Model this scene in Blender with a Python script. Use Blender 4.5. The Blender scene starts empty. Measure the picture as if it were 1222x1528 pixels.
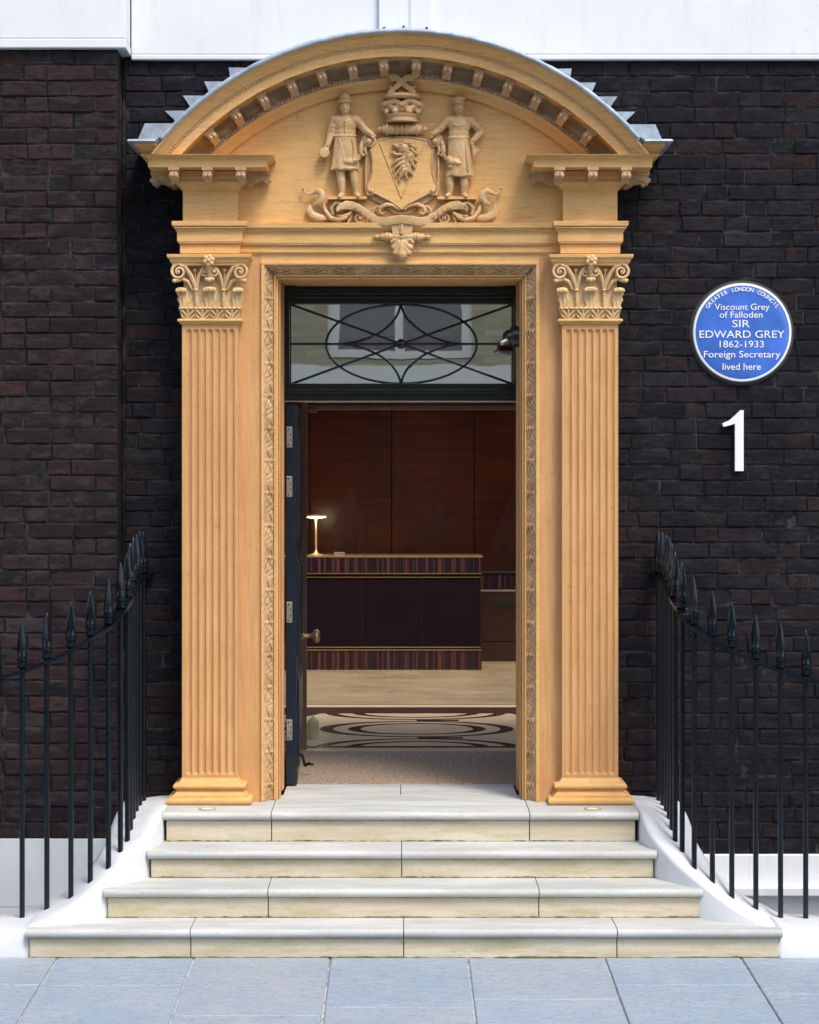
import bpy, bmesh, math, random
import numpy as np
from mathutils import Vector, Matrix

random.seed(7)
SC = bpy.context.scene
COL = SC.collection
PI = math.pi

# ------------------------------------------------------------------ camera
F, D0, VX, VY, ZC = 3136.0, 11.115, 597.0, 720.0, 2.275   # focal length in photo pixels, distance to the pilaster fronts, eye height
cd = bpy.data.cameras.new('camera')
cd.sensor_fit = 'HORIZONTAL'; cd.sensor_width = 36.0
cd.lens = 36.0 * F / 1222.0
cd.shift_x = (611 - VX) / 1222.0
cd.shift_y = -(764 - VY) / 1222.0
cd.clip_end = 500
cam = bpy.data.objects.new('camera', cd); COL.objects.link(cam)
cam.location = (0, -D0, ZC); cam.rotation_euler = (PI / 2, 0, 0)
SC.camera = cam

# ------------------------------------------------------------------ light
SUN_AZ, SUN_EL = 33.0, 56.0
w = bpy.data.worlds.new('World'); SC.world = w; w.use_nodes = True
nt = w.node_tree
sky = nt.nodes.new('ShaderNodeTexSky'); sky.sky_type = 'NISHITA'; sky.sun_disc = False
sky.sun_elevation = math.radians(SUN_EL); sky.sun_rotation = math.radians(180 - SUN_AZ)
sky.air_density = 1.0; sky.dust_density = 2.5
bg = nt.nodes['Background']; bg.inputs[1].default_value = 0.15
nt.links.new(sky.outputs[0], bg.inputs[0])
sl = bpy.data.lights.new('sun', 'SUN'); sl.energy = 1.2; sl.angle = math.radians(16.0); sl.color = (1.0, 0.94, 0.85)
so = bpy.data.objects.new('sun', sl); COL.objects.link(so)
sv = Vector((math.sin(math.radians(SUN_AZ)) * math.cos(math.radians(SUN_EL)), -math.cos(math.radians(SUN_AZ)) * math.cos(math.radians(SUN_EL)), math.sin(math.radians(SUN_EL))))
so.rotation_euler = sv.to_track_quat('Z', 'Y').to_euler(); so.location = sv * 30
SC.view_settings.view_transform = 'Standard'; SC.view_settings.look = 'None'
SC.view_settings.exposure = 1.0; SC.view_settings.gamma = 1.0
SC.render.engine = 'CYCLES'
SC.cycles.use_denoising = True
SC.cycles.max_bounces = 8; SC.cycles.diffuse_bounces = 4; SC.cycles.glossy_bounces = 4
SC.cycles.caustics_reflective = False; SC.cycles.caustics_refractive = False
SC.cycles.sample_clamp_indirect = 4.0

# ------------------------------------------------------------------ helpers
def gx(px, Y): return (px - VX) * (D0 + Y) / F
def gz(py, Y): return ZC - (py - VY) * (D0 + Y) / F
def V(*a): return Vector(a)

class MB:
    """collects shapes for ONE mesh"""
    def __init__(s): s.v = []; s.f = []
    def add(s, vs, fs):
        o = len(s.v); s.v += [tuple(p) for p in vs]; s.f += [tuple(i + o for i in f) for f in fs]
    def box(s, x0, x1, y0, y1, z0, z1):
        s.add([(x0,y0,z0),(x1,y0,z0),(x1,y1,z0),(x0,y1,z0),(x0,y0,z1),(x1,y0,z1),(x1,y1,z1),(x0,y1,z1)],
              [(0,1,5,4),(1,2,6,5),(2,3,7,6),(3,0,4,7),(4,5,6,7),(3,2,1,0)])
    def prism(s, poly, y0, y1):
        """poly in (x, z), extruded along y"""
        n = len(poly)
        vs = [(x, y0, z) for x, z in poly] + [(x, y1, z) for x, z in poly]
        s.add(vs, [tuple(range(n)), tuple(range(2*n-1, n-1, -1))] + [(i, i+n, (i+1) % n + n, (i+1) % n) for i in range(n)])
    def prism_x(s, poly, x0, x1):
        """poly in (y, z), extruded along x"""
        n = len(poly)
        vs = [(x0, y, z) for y, z in poly] + [(x1, y, z) for y, z in poly]
        s.add(vs, [tuple(range(n)), tuple(range(2*n-1, n-1, -1))] + [(i, i+n, (i+1) % n + n, (i+1) % n) for i in range(n)])
    def prism_z(s, poly, z0, z1):
        n = len(poly)
        vs = [(x, y, z0) for x, y in poly] + [(x, y, z1) for x, y in poly]
        s.add(vs, [tuple(range(n)), tuple(range(2*n-1, n-1, -1))] + [(i, i+n, (i+1) % n + n, (i+1) % n) for i in range(n)])
    def sweep(s, prof, path):
        """moulding: profile (out, z) swept along an open horizontal path with mitres; outside is to the right of travel"""
        P = [Vector(p) for p in path]; m = len(P); k = len(prof)
        ns = []
        for i in range(m - 1):
            d = (P[i+1] - P[i]).normalized(); ns.append(Vector((d.y, -d.x)))
        rows = []
        for i in range(m):
            if i == 0: o = ns[0]
            elif i == m - 1: o = ns[-1]
            else: o = (ns[i-1] + ns[i]) / (1 + ns[i-1].dot(ns[i]))
            rows.append([(P[i].x + o.x * a, P[i].y + o.y * a, z) for a, z in prof])
        vs = [p for r in rows for p in r]
        fs = [(i*k+j, (i+1)*k+j, (i+1)*k+j+1, i*k+j+1) for i in range(m-1) for j in range(k-1)]
        s.add(vs, fs)
        s.add(rows[0], [tuple(range(k))]); s.add(rows[-1], [tuple(range(k))[::-1]])
    def tube(s, pts, r, n=8, sy=1.0, cap=True):
        pts = [Vector(p) for p in pts]; m = len(pts)
        R = r if isinstance(r, (list, tuple)) else [r] * m
        t0 = (pts[1] - pts[0]).normalized()
        u = t0.cross(Vector((0, 1, 0)))
        if u.length < 1e-4: u = t0.cross(Vector((1, 0, 0)))
        u.normalize()
        vs = []
        for i in range(m):
            if i == 0: t = pts[1] - pts[0]
            elif i == m - 1: t = pts[-1] - pts[-2]
            else: t = pts[i+1] - pts[i-1]
            t.normalize()
            u = (u - t * u.dot(t)); u.normalize(); b = t.cross(u)
            for j in range(n):
                a = 2 * PI * j / n
                vs.append(pts[i] + u * (R[i] * math.cos(a)) + b * (R[i] * sy * math.sin(a)))
        fs = [(i*n+j, i*n+(j+1) % n, (i+1)*n+(j+1) % n, (i+1)*n+j) for i in range(m-1) for j in range(n)]
        if cap: fs += [tuple(range(n))[::-1], tuple(range((m-1)*n, m*n))]
        s.add(vs, fs)
    def lathe(s, prof, c=(0,0,0), n=24, axis='z', a0=0, a1=2*PI):
        """prof: (radius, height) rows"""
        full = abs(a1 - a0 - 2*PI) < 1e-6; k = n if full else n + 1
        vs = []
        for r, h in prof:
            for j in range(k):
                a = a0 + (a1 - a0) * j / n
                if axis == 'z': p = (c[0] + r*math.cos(a), c[1] + r*math.sin(a), c[2] + h)
                elif axis == 'x': p = (c[0] + h, c[1] + r*math.cos(a), c[2] + r*math.sin(a))
                else: p = (c[0] + r*math.cos(a), c[1] + h, c[2] + r*math.sin(a))
                vs.append(p)
        m = len(prof)
        fs = [(i*k+j, i*k+(j+1) % k, (i+1)*k+(j+1) % k, (i+1)*k+j) for i in range(m-1) for j in range(n if full else n)]
        if full: fs += [tuple(range(k))[::-1], tuple(range((m-1)*k, m*k))]
        s.add(vs, fs)
    def ell(s, c, r, n=12, m=8, rot=None):
        vs = []; c = Vector(c)
        for i in range(m + 1):
            th = PI * i / m
            for j in range(n):
                a = 2 * PI * j / n
                p = Vector((r[0]*math.sin(th)*math.cos(a), r[1]*math.sin(th)*math.sin(a), r[2]*math.cos(th)))
                if rot is not None: p = rot @ p
                vs.append(c + p)
        fs = [(i*n+j, (i+1)*n+j, (i+1)*n+(j+1) % n, i*n+(j+1) % n) for i in range(m) for j in range(n)]
        s.add(vs, fs)
    def cap(s, a, b, ra, rb=None, n=10, sy=1.0):
        """tapered capsule"""
        rb = ra if rb is None else rb
        a, b = Vector(a), Vector(b); L = (b - a)
        k = 5; pts = [a + L * (i / k) for i in range(k + 1)]
        s.tube(pts, [ra + (rb - ra) * i / k for i in range(k + 1)], n, sy)
        s.ell(a, (ra, ra * sy, ra), n, 6); s.ell(b, (rb, rb * sy, rb), n, 6)
    def grid(s, P):
        """P[i][j] points"""
        a, b = len(P), len(P[0])
        s.add([p for r in P for p in r], [(i*b+j, (i+1)*b+j, (i+1)*b+j+1, i*b+j+1) for i in range(a-1) for j in range(b-1)])
    def mesh(s, name):
        me = bpy.data.meshes.new(name); me.from_pydata(s.v, [], s.f); me.validate(); me.update()
        return me
    def build(s, name, mat, parent=None, smooth=0, bev=0, seg=2, weld=False):
        me = s.mesh(name)
        b = bmesh.new(); b.from_mesh(me)
        if weld: bmesh.ops.remove_doubles(b, verts=b.verts, dist=1e-5)
        bmesh.ops.recalc_face_normals(b, faces=b.faces)
        b.to_mesh(me); b.free()
        return link(name, me, mat, parent, smooth, bev, seg)

def link(name, me, mat, parent=None, smooth=0, bev=0, seg=2):
    o = bpy.data.objects.new(name, me); COL.objects.link(o)
    if mat is not None and not me.materials: me.materials.append(mat)
    if smooth:
        me.shade_smooth()
        try: me.set_sharp_from_angle(angle=math.radians(smooth))
        except Exception: pass
    if bev:
        m = o.modifiers.new('edge', 'BEVEL'); m.width = bev; m.segments = seg; m.limit_method = 'ANGLE'; m.angle_limit = math.radians(40)
    if parent is not None: o.parent = parent
    return o

def tag(o, label, cat=None, group=None, kind=None):
    if label: o['label'] = label
    if cat: o['category'] = cat
    if group: o['group'] = group
    if kind: o['kind'] = kind
    return o
def thing(name, label, cat, loc=(0,0,0), group=None):
    o = bpy.data.objects.new(name, None); COL.objects.link(o); o.empty_display_size = 0.1
    o.location = loc
    return tag(o, label, cat, group)
def reparent(o, p):
    """children are authored in world space; keep them there under a moved root"""
    o.parent = p; o.matrix_parent_inverse = Matrix.Translation(p.location).inverted()
    return o
def structure(o): o['kind'] = 'structure'; return o

def sculpt(mb, voxel, smooth=2):
    """fuse overlapping forms into one carved surface"""
    me = mb.mesh('carving'); o = bpy.data.objects.new('carving', me); COL.objects.link(o)
    r = o.modifiers.new('r', 'REMESH'); r.mode = 'VOXEL'; r.voxel_size = voxel
    if smooth:
        q = o.modifiers.new('s', 'SMOOTH'); q.factor = 0.5; q.iterations = smooth
    dg = bpy.context.evaluated_depsgraph_get(); dg.update()
    out = bpy.data.meshes.new_from_object(o.evaluated_get(dg), depsgraph=dg)
    bpy.data.objects.remove(o); bpy.data.meshes.remove(me)
    return out

def text_mesh(body, size=1.0, extrude=0.0, bold=0.0):
    c = bpy.data.curves.new('lettering', 'FONT'); c.body = body; c.size = size; c.extrude = extrude; c.offset = bold
    c.align_x = 'CENTER'; c.align_y = 'CENTER'; c.resolution_u = 4
    o = bpy.data.objects.new('lettering', c); COL.objects.link(o)
    dg = bpy.context.evaluated_depsgraph_get(); dg.update()
    me = bpy.data.meshes.new_from_object(o.evaluated_get(dg), depsgraph=dg)
    bpy.data.objects.remove(o); bpy.data.curves.remove(c)
    return me

# ------------------------------------------------------------------ materials
def new_mat(name):
    m = bpy.data.materials.new(name); m.use_nodes = True
    n = m.node_tree; return m, n, n.nodes['Principled BSDF']
def ramp_node(n, stops):
    r = n.nodes.new('ShaderNodeValToRGB'); e = r.color_ramp.elements
    while len(e) < len(stops): e.new(0.5)
    for k, (p, c) in enumerate(stops): e[k].position = p; e[k].color = (*c, 1)
    return r
def noise(n, vec, scale, detail=4, rough=0.6):
    t = n.nodes.new('ShaderNodeTexNoise'); t.inputs['Scale'].default_value = scale; t.inputs['Detail'].default_value = detail; t.inputs['Roughness'].default_value = rough
    if vec is not None: n.links.new(vec, t.inputs['Vector'])
    return t.outputs['Fac']
def position(n, scale=(1,1,1)):
    g = n.nodes.new('ShaderNodeNewGeometry'); mp = n.nodes.new('ShaderNodeMapping'); mp.inputs['Scale'].default_value = scale
    n.links.new(g.outputs['Position'], mp.inputs['Vector']); return mp.outputs['Vector']
def mix(n, fac, a, b, mode='MIX'):
    m = n.nodes.new('ShaderNodeMix'); m.data_type = 'RGBA'; m.blend_type = mode
    for k, x in ((0, fac), (6, a), (7, b)):
        if isinstance(x, (int, float)): m.inputs[k].default_value = x
        elif isinstance(x, tuple): m.inputs[k].default_value = (*x, 1)
        else: n.links.new(x, m.inputs[k])
    return m.outputs[2]
def rng(n, val, a, b, c, d):
    m = n.nodes.new('ShaderNodeMapRange'); n.links.new(val, m.inputs[0])
    for k, x in enumerate((a, b, c, d)): m.inputs[k+1].default_value = x
    return m.outputs[0]
def bump(n, bsdf, h, strength, dist):
    b = n.nodes.new('ShaderNodeBump'); b.inputs['Strength'].default_value = strength; b.inputs['Distance'].default_value = dist
    n.links.new(h, b.inputs['Height']); n.links.new(b.outputs[0], bsdf.inputs['Normal'])

def mat_simple(name, col, rough=0.5, metal=0.0, var=0.15, vscale=6.0, bs=0.0, bscale=60.0, stretch=(1,1,1), spec=0.5, col2=None):
    m, n, b = new_mat(name)
    p = position(n, stretch)
    f = noise(n, p, vscale, 5)
    dark = col2 if col2 else tuple(c * (1 - var) for c in col)
    lite = col if col2 else tuple(min(1, c * (1 + var * 0.6)) for c in col)
    c = mix(n, rng(n, f, 0.3, 0.7, 0, 1), dark, lite)
    n.links.new(c, b.inputs['Base Color'])
    b.inputs['Roughness'].default_value = rough; b.inputs['Metallic'].default_value = metal
    b.inputs['Specular IOR Level'].default_value = spec
    if bs: bump(n, b, noise(n, p, bscale, 4), bs, 0.004)
    return m

def mat_paint(name, stretch, c0, c1, cg):
    """ochre paint with a brushed, oak-grained surface"""
    m, n, b = new_mat(name)
    ph = position(n, stretch); pw = position(n)
    g = noise(n, ph, 2.2, 7, 0.75); big = noise(n, pw, 2.4, 4); sm = noise(n, pw, 38, 5, 0.7); wash = noise(n, position(n, (6, 6, 1)), 1.6, 5, 0.65)
    c = mix(n, rng(n, big, 0.30, 0.70, 0, 1), c0, c1)
    c = mix(n, rng(n, g, 0.47, 0.60, 0, 0.55), c, cg)
    c = mix(n, rng(n, wash, 0.52, 0.70, 0, 0.20), c, tuple(x * 0.62 for x in c0))
    c = mix(n, rng(n, sm, 0.60, 0.70, 0, 0.45), c, tuple(x * 0.5 for x in c0))
    n.links.new(c, b.inputs['Base Color'])
    b.inputs['Roughness'].default_value = 0.5; b.inputs['Specular IOR Level'].default_value = 0.2
    h = mix(n, 0.35, g, sm); bump(n, b, h, 0.4, 0.006)
    return m
def mat_carved(name, c0, c1, cd):
    m, n, b = new_mat(name)
    pw = position(n); big = noise(n, pw, 7, 5); sm = noise(n, pw, 55, 5, 0.7)
    c = mix(n, rng(n, big, 0.38, 0.62, 0, 1), c0, c1)
    c = mix(n, rng(n, sm, 0.54, 0.66, 0, 0.55), c, cd)
    n.links.new(c, b.inputs['Base Color']); b.inputs['Roughness'].default_value = 0.42; b.inputs['Specular IOR Level'].default_value = 0.4
    bump(n, b, sm, 0.35, 0.004)
    return m

def mat_brick(name, single, red):
    m, n, b = new_mat(name)
    if single:
        r = n.nodes.new('ShaderNodeObjectInfo').outputs['Random']
    else:
        r = n.nodes.new('ShaderNodeNewGeometry').outputs['Random Per Island']
    if red:
        st = [(0, (.010,.009,.012)), (.2, (.024,.016,.017)), (.42, (.050,.025,.023)), (.6, (.017,.014,.016)), (.8, (.066,.029,.025)), (.9, (.030,.025,.026)), (1, (.042,.035,.033))]
        lite, dark = (.050,.039,.037), (.011,.0095,.011)
    else:
        st = [(0, (.008,.008,.013)), (.25, (.015,.013,.017)), (.5, (.026,.020,.021)), (.70, (.011,.011,.016)), (.88, (.040,.021,.016)), (.94, (.019,.019,.026)), (1, (.034,.031,.031))]
        lite, dark = (.028,.026,.028), (.007,.007,.0095)
    rp = ramp_node(n, st); n.links.new(r, rp.inputs[0])
    p = position(n); ps = position(n, (1, 1, 2.6))
    soot = noise(n, p, 1.1, 6, 0.6); patch = noise(n, ps, 6, 6, 0.7); mott = noise(n, ps, 20, 6, 0.7); fine = noise(n, position(n, (1, 1, 2)), 48, 5, 0.7)
    c = mix(n, rng(n, soot, 0.40, 0.62, 0.20, 0.90), rp.outputs[0], tuple(x * 1.5 for x in dark))
    c = mix(n, rng(n, patch, 0.50, 0.64, 0, 0.70), c, lite)
    c = mix(n, rng(n, mott, 0.50, 0.64, 0, 0.75), c, dark)
    c = mix(n, rng(n, fine, 0.58, 0.70, 0, 0.40), c, (.075,.068,.068))
    n.links.new(c, b.inputs['Base Color'])
    b.inputs['Roughness'].default_value = 0.8; b.inputs['Specular IOR Level'].default_value = 0.08
    h = mix(n, 0.45, mott, fine); bump(n, b, h, 0.5, 0.007)
    return m
def mat_mortar():
    m, n, b = new_mat('sooty_mortar')
    p = position(n); a = noise(n, p, 9, 5); f = noise(n, p, 90, 4)
    c = mix(n, rng(n, a, 0.47, 0.66, 0, 1), (.009,.009,.010), (.050,.046,.044))
    n.links.new(c, b.inputs['Base Color']); b.inputs['Roughness'].default_value = 0.9; b.inputs['Specular IOR Level'].default_value = 0.1
    bump(n, b, f, 0.6, 0.006); return m

def mat_stone(name, c0, c1, moss=0.5, rough=0.62):
    m, n, b = new_mat(name)
    p = position(n); ps = position(n, (0.5, 2.5, 5))
    a = noise(n, ps, 3.0, 6, 0.65); sp = noise(n, position(n, (1, 2, 2)), 60, 5, 0.7); st = noise(n, position(n, (.6, 1, 2.5)), 5.5, 6, 0.7); oi = n.nodes.new('ShaderNodeObjectInfo').outputs['Random']
    c = mix(n, rng(n, a, 0.42, 0.58, 0, 1), c0, c1)
    c = mix(n, rng(n, oi, 0, 1, 0, 0.3), c, tuple(x * 0.78 for x in c0))
    c = mix(n, rng(n, sp, 0.56, 0.66, 0, 0.5), c, tuple(x * 0.6 for x in c0))
    if moss: c = mix(n, rng(n, st, 0.50, 0.64, 0, moss), c, (.34,.31,.13))
    n.links.new(c, b.inputs['Base Color']); b.inputs['Roughness'].default_value = rough
    bump(n, b, mix(n, 0.5, sp, st), 0.18, 0.004); return m

def mat_paving():
    m, n, b = new_mat('blue_grey_flagstone')
    p = position(n); ps = position(n, (1.2, 5, 1))
    oi = n.nodes.new('ShaderNodeObjectInfo').outputs['Random']
    st = ramp_node(n, [(0, (.25,.31,.38)), (.35, (.29,.36,.44)), (.6, (.33,.36,.39)), (.8, (.28,.335,.39)), (1, (.29,.385,.485))]); n.links.new(oi, st.inputs[0])
    a = noise(n, ps, 7, 7, 0.72); bb = noise(n, p, 2.6, 5, 0.6); f = noise(n, position(n, (1, 3.2, 1)), 34, 6, 0.75); g = noise(n, position(n, (2.0, 4, 1)), 15, 5, 0.7)
    c = mix(n, rng(n, a, 0.44, 0.60, 0, 0.7), st.outputs[0], (.40,.43,.44))
    c = mix(n, rng(n, bb, 0.40, 0.64, 0, 0.45), c, (.24,.32,.405))
    c = mix(n, rng(n, g, 0.54, 0.64, 0, 0.35), c, (.16,.20,.24))
    c = mix(n, rng(n, f, 0.54, 0.62, 0, 0.75), c, (.13,.165,.20))
    n.links.new(c, b.inputs['Base Color']); b.inputs['Roughness'].default_value = 0.55
    bump(n, b, f, 0.4, 0.005); return m

def mat_wood(name, c0, c1, vert=False, rough=0.3, scale=1.0):
    m, n, b = new_mat(name)
    p = position(n, (26*scale, 26*scale, 1.6*scale) if vert else (1.6*scale, 26*scale, 26*scale))
    oi = n.nodes.new('ShaderNodeObjectInfo').outputs['Random']
    a = noise(n, p, 1.0, 6, 0.7); l = noise(n, position(n), 1.6, 3)
    c = mix(n, rng(n, a, 0.3, 0.7, 0, 1), c0, c1)
    c = mix(n, rng(n, l, 0.35, 0.7, 0, 0.6), c, tuple(x * 0.5 for x in c0))
    c = mix(n, rng(n, oi, 0, 1, 0, 0.25), c, c1)
    n.links.new(c, b.inputs['Base Color']); b.inputs['Roughness'].default_value = rough
    return m
def mat_stripe():
    m, n, b = new_mat('striped_ebony')
    p = position(n, (1, 0, 0)); a = noise(n, p, 24, 2, 0.5)
    r = ramp_node(n, [(0, (.010,.006,.010)), (.5, (.014,.007,.012)), (.56, (.11,.034,.026)), (.60, (.010,.006,.009)), (.66, (.14,.046,.032)), (1, (.06,.02,.017))])
    r.color_ramp.interpolation = 'LINEAR'
    n.links.new(a, r.inputs[0]); n.links.new(r.outputs[0], b.inputs['Base Color']); b.inputs['Roughness'].default_value = 0.25
    return m
def mat_glass(name, fac, tint=(1,1,1)):
    m = bpy.data.materials.new(name); m.use_nodes = True; n = m.node_tree; n.nodes.remove(n.nodes['Principled BSDF'])
    t = n.nodes.new('ShaderNodeBsdfTransparent'); t.inputs[0].default_value = (*tint, 1)
    g = n.nodes.new('ShaderNodeBsdfGlossy'); g.inputs['Roughness'].default_value = 0.01
    wv = noise(n, position(n), 5, 1); bp = n.nodes.new('ShaderNodeBump'); bp.inputs['Strength'].default_value = 0.12; bp.inputs['Distance'].default_value = 0.0012
    n.links.new(wv, bp.inputs['Height']); n.links.new(bp.outputs[0], g.inputs['Normal'])
    x = n.nodes.new('ShaderNodeMixShader'); x.inputs[0].default_value = fac
    n.links.new(t.outputs[0], x.inputs[1]); n.links.new(g.outputs[0], x.inputs[2]); n.links.new(x.outputs[0], n.nodes['Material Output'].inputs[0])
    return m
def mat_stock_brick():
    m, n, b = new_mat('yellow_stock_brick')
    t = n.nodes.new('ShaderNodeTexBrick'); g = position(n, (1, 1, 1))
    sx = n.nodes.new('ShaderNodeSeparateXYZ'); cx = n.nodes.new('ShaderNodeCombineXYZ')
    n.links.new(g, sx.inputs[0]); n.links.new(sx.outputs[0], cx.inputs[0]); n.links.new(sx.outputs[2], cx.inputs[1]); n.links.new(cx.outputs[0], t.inputs['Vector'])
    t.inputs['Color1'].default_value = (.56,.44,.22,1); t.inputs['Color2'].default_value = (.42,.33,.16,1); t.inputs['Mortar'].default_value = (.38,.34,.26,1)
    t.inputs['Scale'].default_value = 1.0; t.inputs['Brick Width'].default_value = .24; t.inputs['Row Height'].default_value = .083; t.inputs['Mortar Size'].default_value = .008
    n.links.new(t.outputs[0], b.inputs['Base Color']); b.inputs['Roughness'].default_value = 0.85
    return m

PAINT = mat_paint('ochre_paint', (3.5, 3.5, 42), (.665, .385, .140), (.75, .465, .195), (.55, .295, .100)); PAINTV = mat_paint('ochre_paint_upright', (26, 26, 1.6), (.575, .312, .130), (.65, .375, .168), (.49, .252, .096)); CARVED = mat_carved('ochre_carving', (.47,.285,.125), (.61,.40,.20), (.30,.17,.07)); CAPITAL = mat_carved('pale_ochre_carving', (.60,.39,.175), (.74,.52,.27), (.46,.25,.085)); BROWN_CARVED = mat_carved('brown_ochre_carving', (.43,.265,.13), (.57,.37,.195), (.25,.155,.08)); GREY_OCHRE = mat_simple('grey_ochre', (.42,.31,.20), 0.7, var=0.5, vscale=9, bs=0.4, bscale=60, stretch=(1,1,2))  # last two are a browner carving colour and a greyer, mottled ochre
BRICK = mat_brick('dark_brick', True, False); BRICK_MASS = mat_brick('dark_brickwork', False, False)
RED = mat_brick('plum_brick', True, True); RED_MASS = mat_brick('plum_brickwork', False, True)
MORTAR = mat_mortar()
def mat_white(name, base, dirt, amt, streak):
    m, n, b = new_mat(name)
    p = position(n); big = noise(n, p, 2.2, 5, 0.6); st = noise(n, position(n, streak), 3.0, 6, 0.7); f = noise(n, p, 30, 5, 0.7)
    c = mix(n, rng(n, big, 0.4, 0.6, 0, 1), base, tuple(x * 0.95 for x in base))
    c = mix(n, rng(n, st, 0.55, 0.70, 0, amt), c, dirt)
    c = mix(n, rng(n, f, 0.62, 0.72, 0, amt), c, tuple(x * 0.8 for x in dirt))
    n.links.new(c, b.inputs['Base Color']); b.inputs['Roughness'].default_value = 0.6
    bump(n, b, mix(n, 0.5, big, f), 0.35, 0.006); return m
STUCCO = mat_white('white_stucco', (.73,.75,.76), (.56,.57,.56), 0.35, (4, 4, .7))
CHEEK = mat_white('white_masonry_paint', (.64,.66,.68), (.42,.44,.38), 0.40, (2, 2, 3))
RISER = mat_stone('portland_stone_riser', (.57,.485,.35), (.67,.59,.46), 0.45)
TREAD = mat_stone('portland_stone_tread', (.45,.465,.445), (.58,.59,.56), 0.20)
JOINT = mat_simple('dark_joint', (.09,.09,.06), 0.9)
PAVE = mat_paving(); GROUT = mat_simple('pale_pointing', (.46,.48,.49), 0.9, var=0.55, vscale=14, bs=0.3)
LEAD = mat_simple('weathered_lead', (.36,.42,.48), 0.55, 0.25, var=0.35, vscale=14, bs=0.3, bscale=40)
IRON = mat_simple('blue_black_gloss_iron', (.003,.007,.012), 0.16, var=0.4, bs=0.3, bscale=70, spec=0.4)
BLACK = mat_simple('black_gloss_paint', (.008,.010,.010), 0.25, var=0.2)
NAVY = mat_simple('navy_gloss_paint', (.007,.014,.026), 0.3, var=0.2)
STEEL = mat_simple('dull_steel', (.45,.44,.40), 0.4, 0.8, var=0.2)
BRASS = mat_simple('aged_brass', (.82,.56,.26), 0.32, 0.6, var=0.2)
BRONZE = mat_simple('bronze', (.30,.20,.15), 0.4, 0.2, var=0.15)
GOLD = mat_simple('gold_trim', (.75,.50,.26), 0.25, 0.9, var=0.1)
LEATHER = mat_simple('aubergine_leather', (.009,.003,.0065), 0.8, spec=0.1, var=0.15, bs=0.2, bscale=150)
MAHOG = mat_wood('mahogany_veneer', (.070,.013,.006), (.20,.047,.016), rough=0.2)
MAHOGV = mat_wood('mahogany_veneer_vertical', (.055,.011,.005), (.17,.042,.014), vert=True)
DARKWOOD = mat_wood('dark_rosewood', (.022,.009,.007), (.050,.020,.013)); STRIPE = mat_stripe(); STITCH = mat_simple('plum_thread', (.0135,.005,.009), 0.8, spec=0.1)
MARBLE = mat_simple('cream_marble', (.82,.63,.37), 0.18, var=0.12, spec=0.3, vscale=5, stretch=(1,3,1))
GRAINED = mat_wood('grained_marble', (.42,.29,.145), (.70,.545,.33), rough=0.18, scale=0.35)
BROWNM = mat_simple('brown_marble', (.075,.035,.025), 0.18, var=0.3, vscale=8)
MAT = mat_simple('coir_mat', (.36,.27,.19), 0.95, var=0.6, vscale=55, bs=0.9, bscale=90, stretch=(1,.6,1))
CEILM = mat_simple('ceiling_paint', (.55,.50,.44), 0.8)
BLUE = mat_simple('blue_ceramic', (.060,.170,.60), 0.22, var=0.25, vscale=7)
WHITE = mat_simple('white_enamel', (.82,.84,.84), 0.35, var=0.04)
CEMENT = mat_simple('grey_cement', (.040,.044,.050), 0.9, var=0.3, vscale=20, bs=0.4)
CREAM = mat_simple('cream_resin', (.80,.70,.46), 0.35, var=0.05)
FANGLASS = mat_glass('reflective_glass', 0.80)
CLEAR = mat_glass('clear_glass', 0.08)
WINGLASS = mat_glass('window_glass', 0.06)
ROAD = mat_simple('asphalt', (.05,.05,.052), 0.85, var=0.2, vscale=40, bs=0.4)
KERB = mat_simple('granite_kerb', (.30,.30,.30), 0.7, bs=0.2)
PALESTONE = mat_simple('pale_paving', (.50,.48,.44), 0.8); STOCK = mat_stock_brick(); CREAMP = mat_simple('cream_masonry_paint', (.94,.83,.62), 0.6, var=0.03)
RUST = mat_simple('rusty_iron', (.12,.055,.03), 0.8, var=0.3, vscale=30)
DARKSLOT = mat_simple('black_void', (.004,.004,.004), 0.6)

# ================================================================== the street
WALL_Y, WING_Y = 0.22, 0.03
STEP_Y = -1.06
FALL = 0.036
def pz(y): return FALL * (y - STEP_Y)          # the pavement falls towards the road

pav = MB()
pav.add([(-9,-4.55,pz(-4.55)-.012),(9,-4.55,pz(-4.55)-.012),(9,-.80,pz(-.80)-.012),(-9,-.80,pz(-.80)-.012)], [(0,1,2,3)])
pavement = structure(pav.build('pavement', GROUT))
PW = 0.654
def slab(x0, x1, y0, y1):
    g = 0.0045 + random.uniform(0, .002); b = 0.004; m = MB()
    X0, X1, Y0, Y1 = x0 + g, x1 - g, y0 + g*.7, y1 - g*.7
    jz = random.uniform(-.002, .002)
    def q(i, z): return [(X0+i, Y0+i, pz(Y0)+z), (X1-i, Y0+i, pz(Y0)+z), (X1-i, Y1-i, pz(Y1)+z), (X0+i, Y1-i, pz(Y1)+z)]
    vs = q(0, -.03) + q(0, -.004 + jz) + q(b, jz)
    fs = [(8,9,10,11)] + [(k, (k+1) % 4, 4+(k+1) % 4, 4+k) for k in range(4)] + [(4+k, 4+(k+1) % 4, 8+(k+1) % 4, 8+k) for k in range(4)]
    m.add(vs, fs); m.build('paving_slab', PAVE, pavement)
first = {-3: .482, -2: .482, -1: .967, 0: .834, 1: .70, 2: .482, 3: .62}
for k in range(-7, 8):
    x0 = (k - .5) * PW - .005; x1 = x0 + PW
    t = 0.0; nxt = first.get(k, random.uniform(.3, 1.0))
    while t < 3.3:
        slab(x0, x1, STEP_Y - min(nxt, 3.42), STEP_Y - t)
        t = nxt; nxt += random.choice((.62, .75, .9, 1.05))
kb = MB()
for k in range(-9, 9): kb.box(k + .004, k + .996, -4.85, -4.552, -.30, pz(-4.55) - .004)
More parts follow.
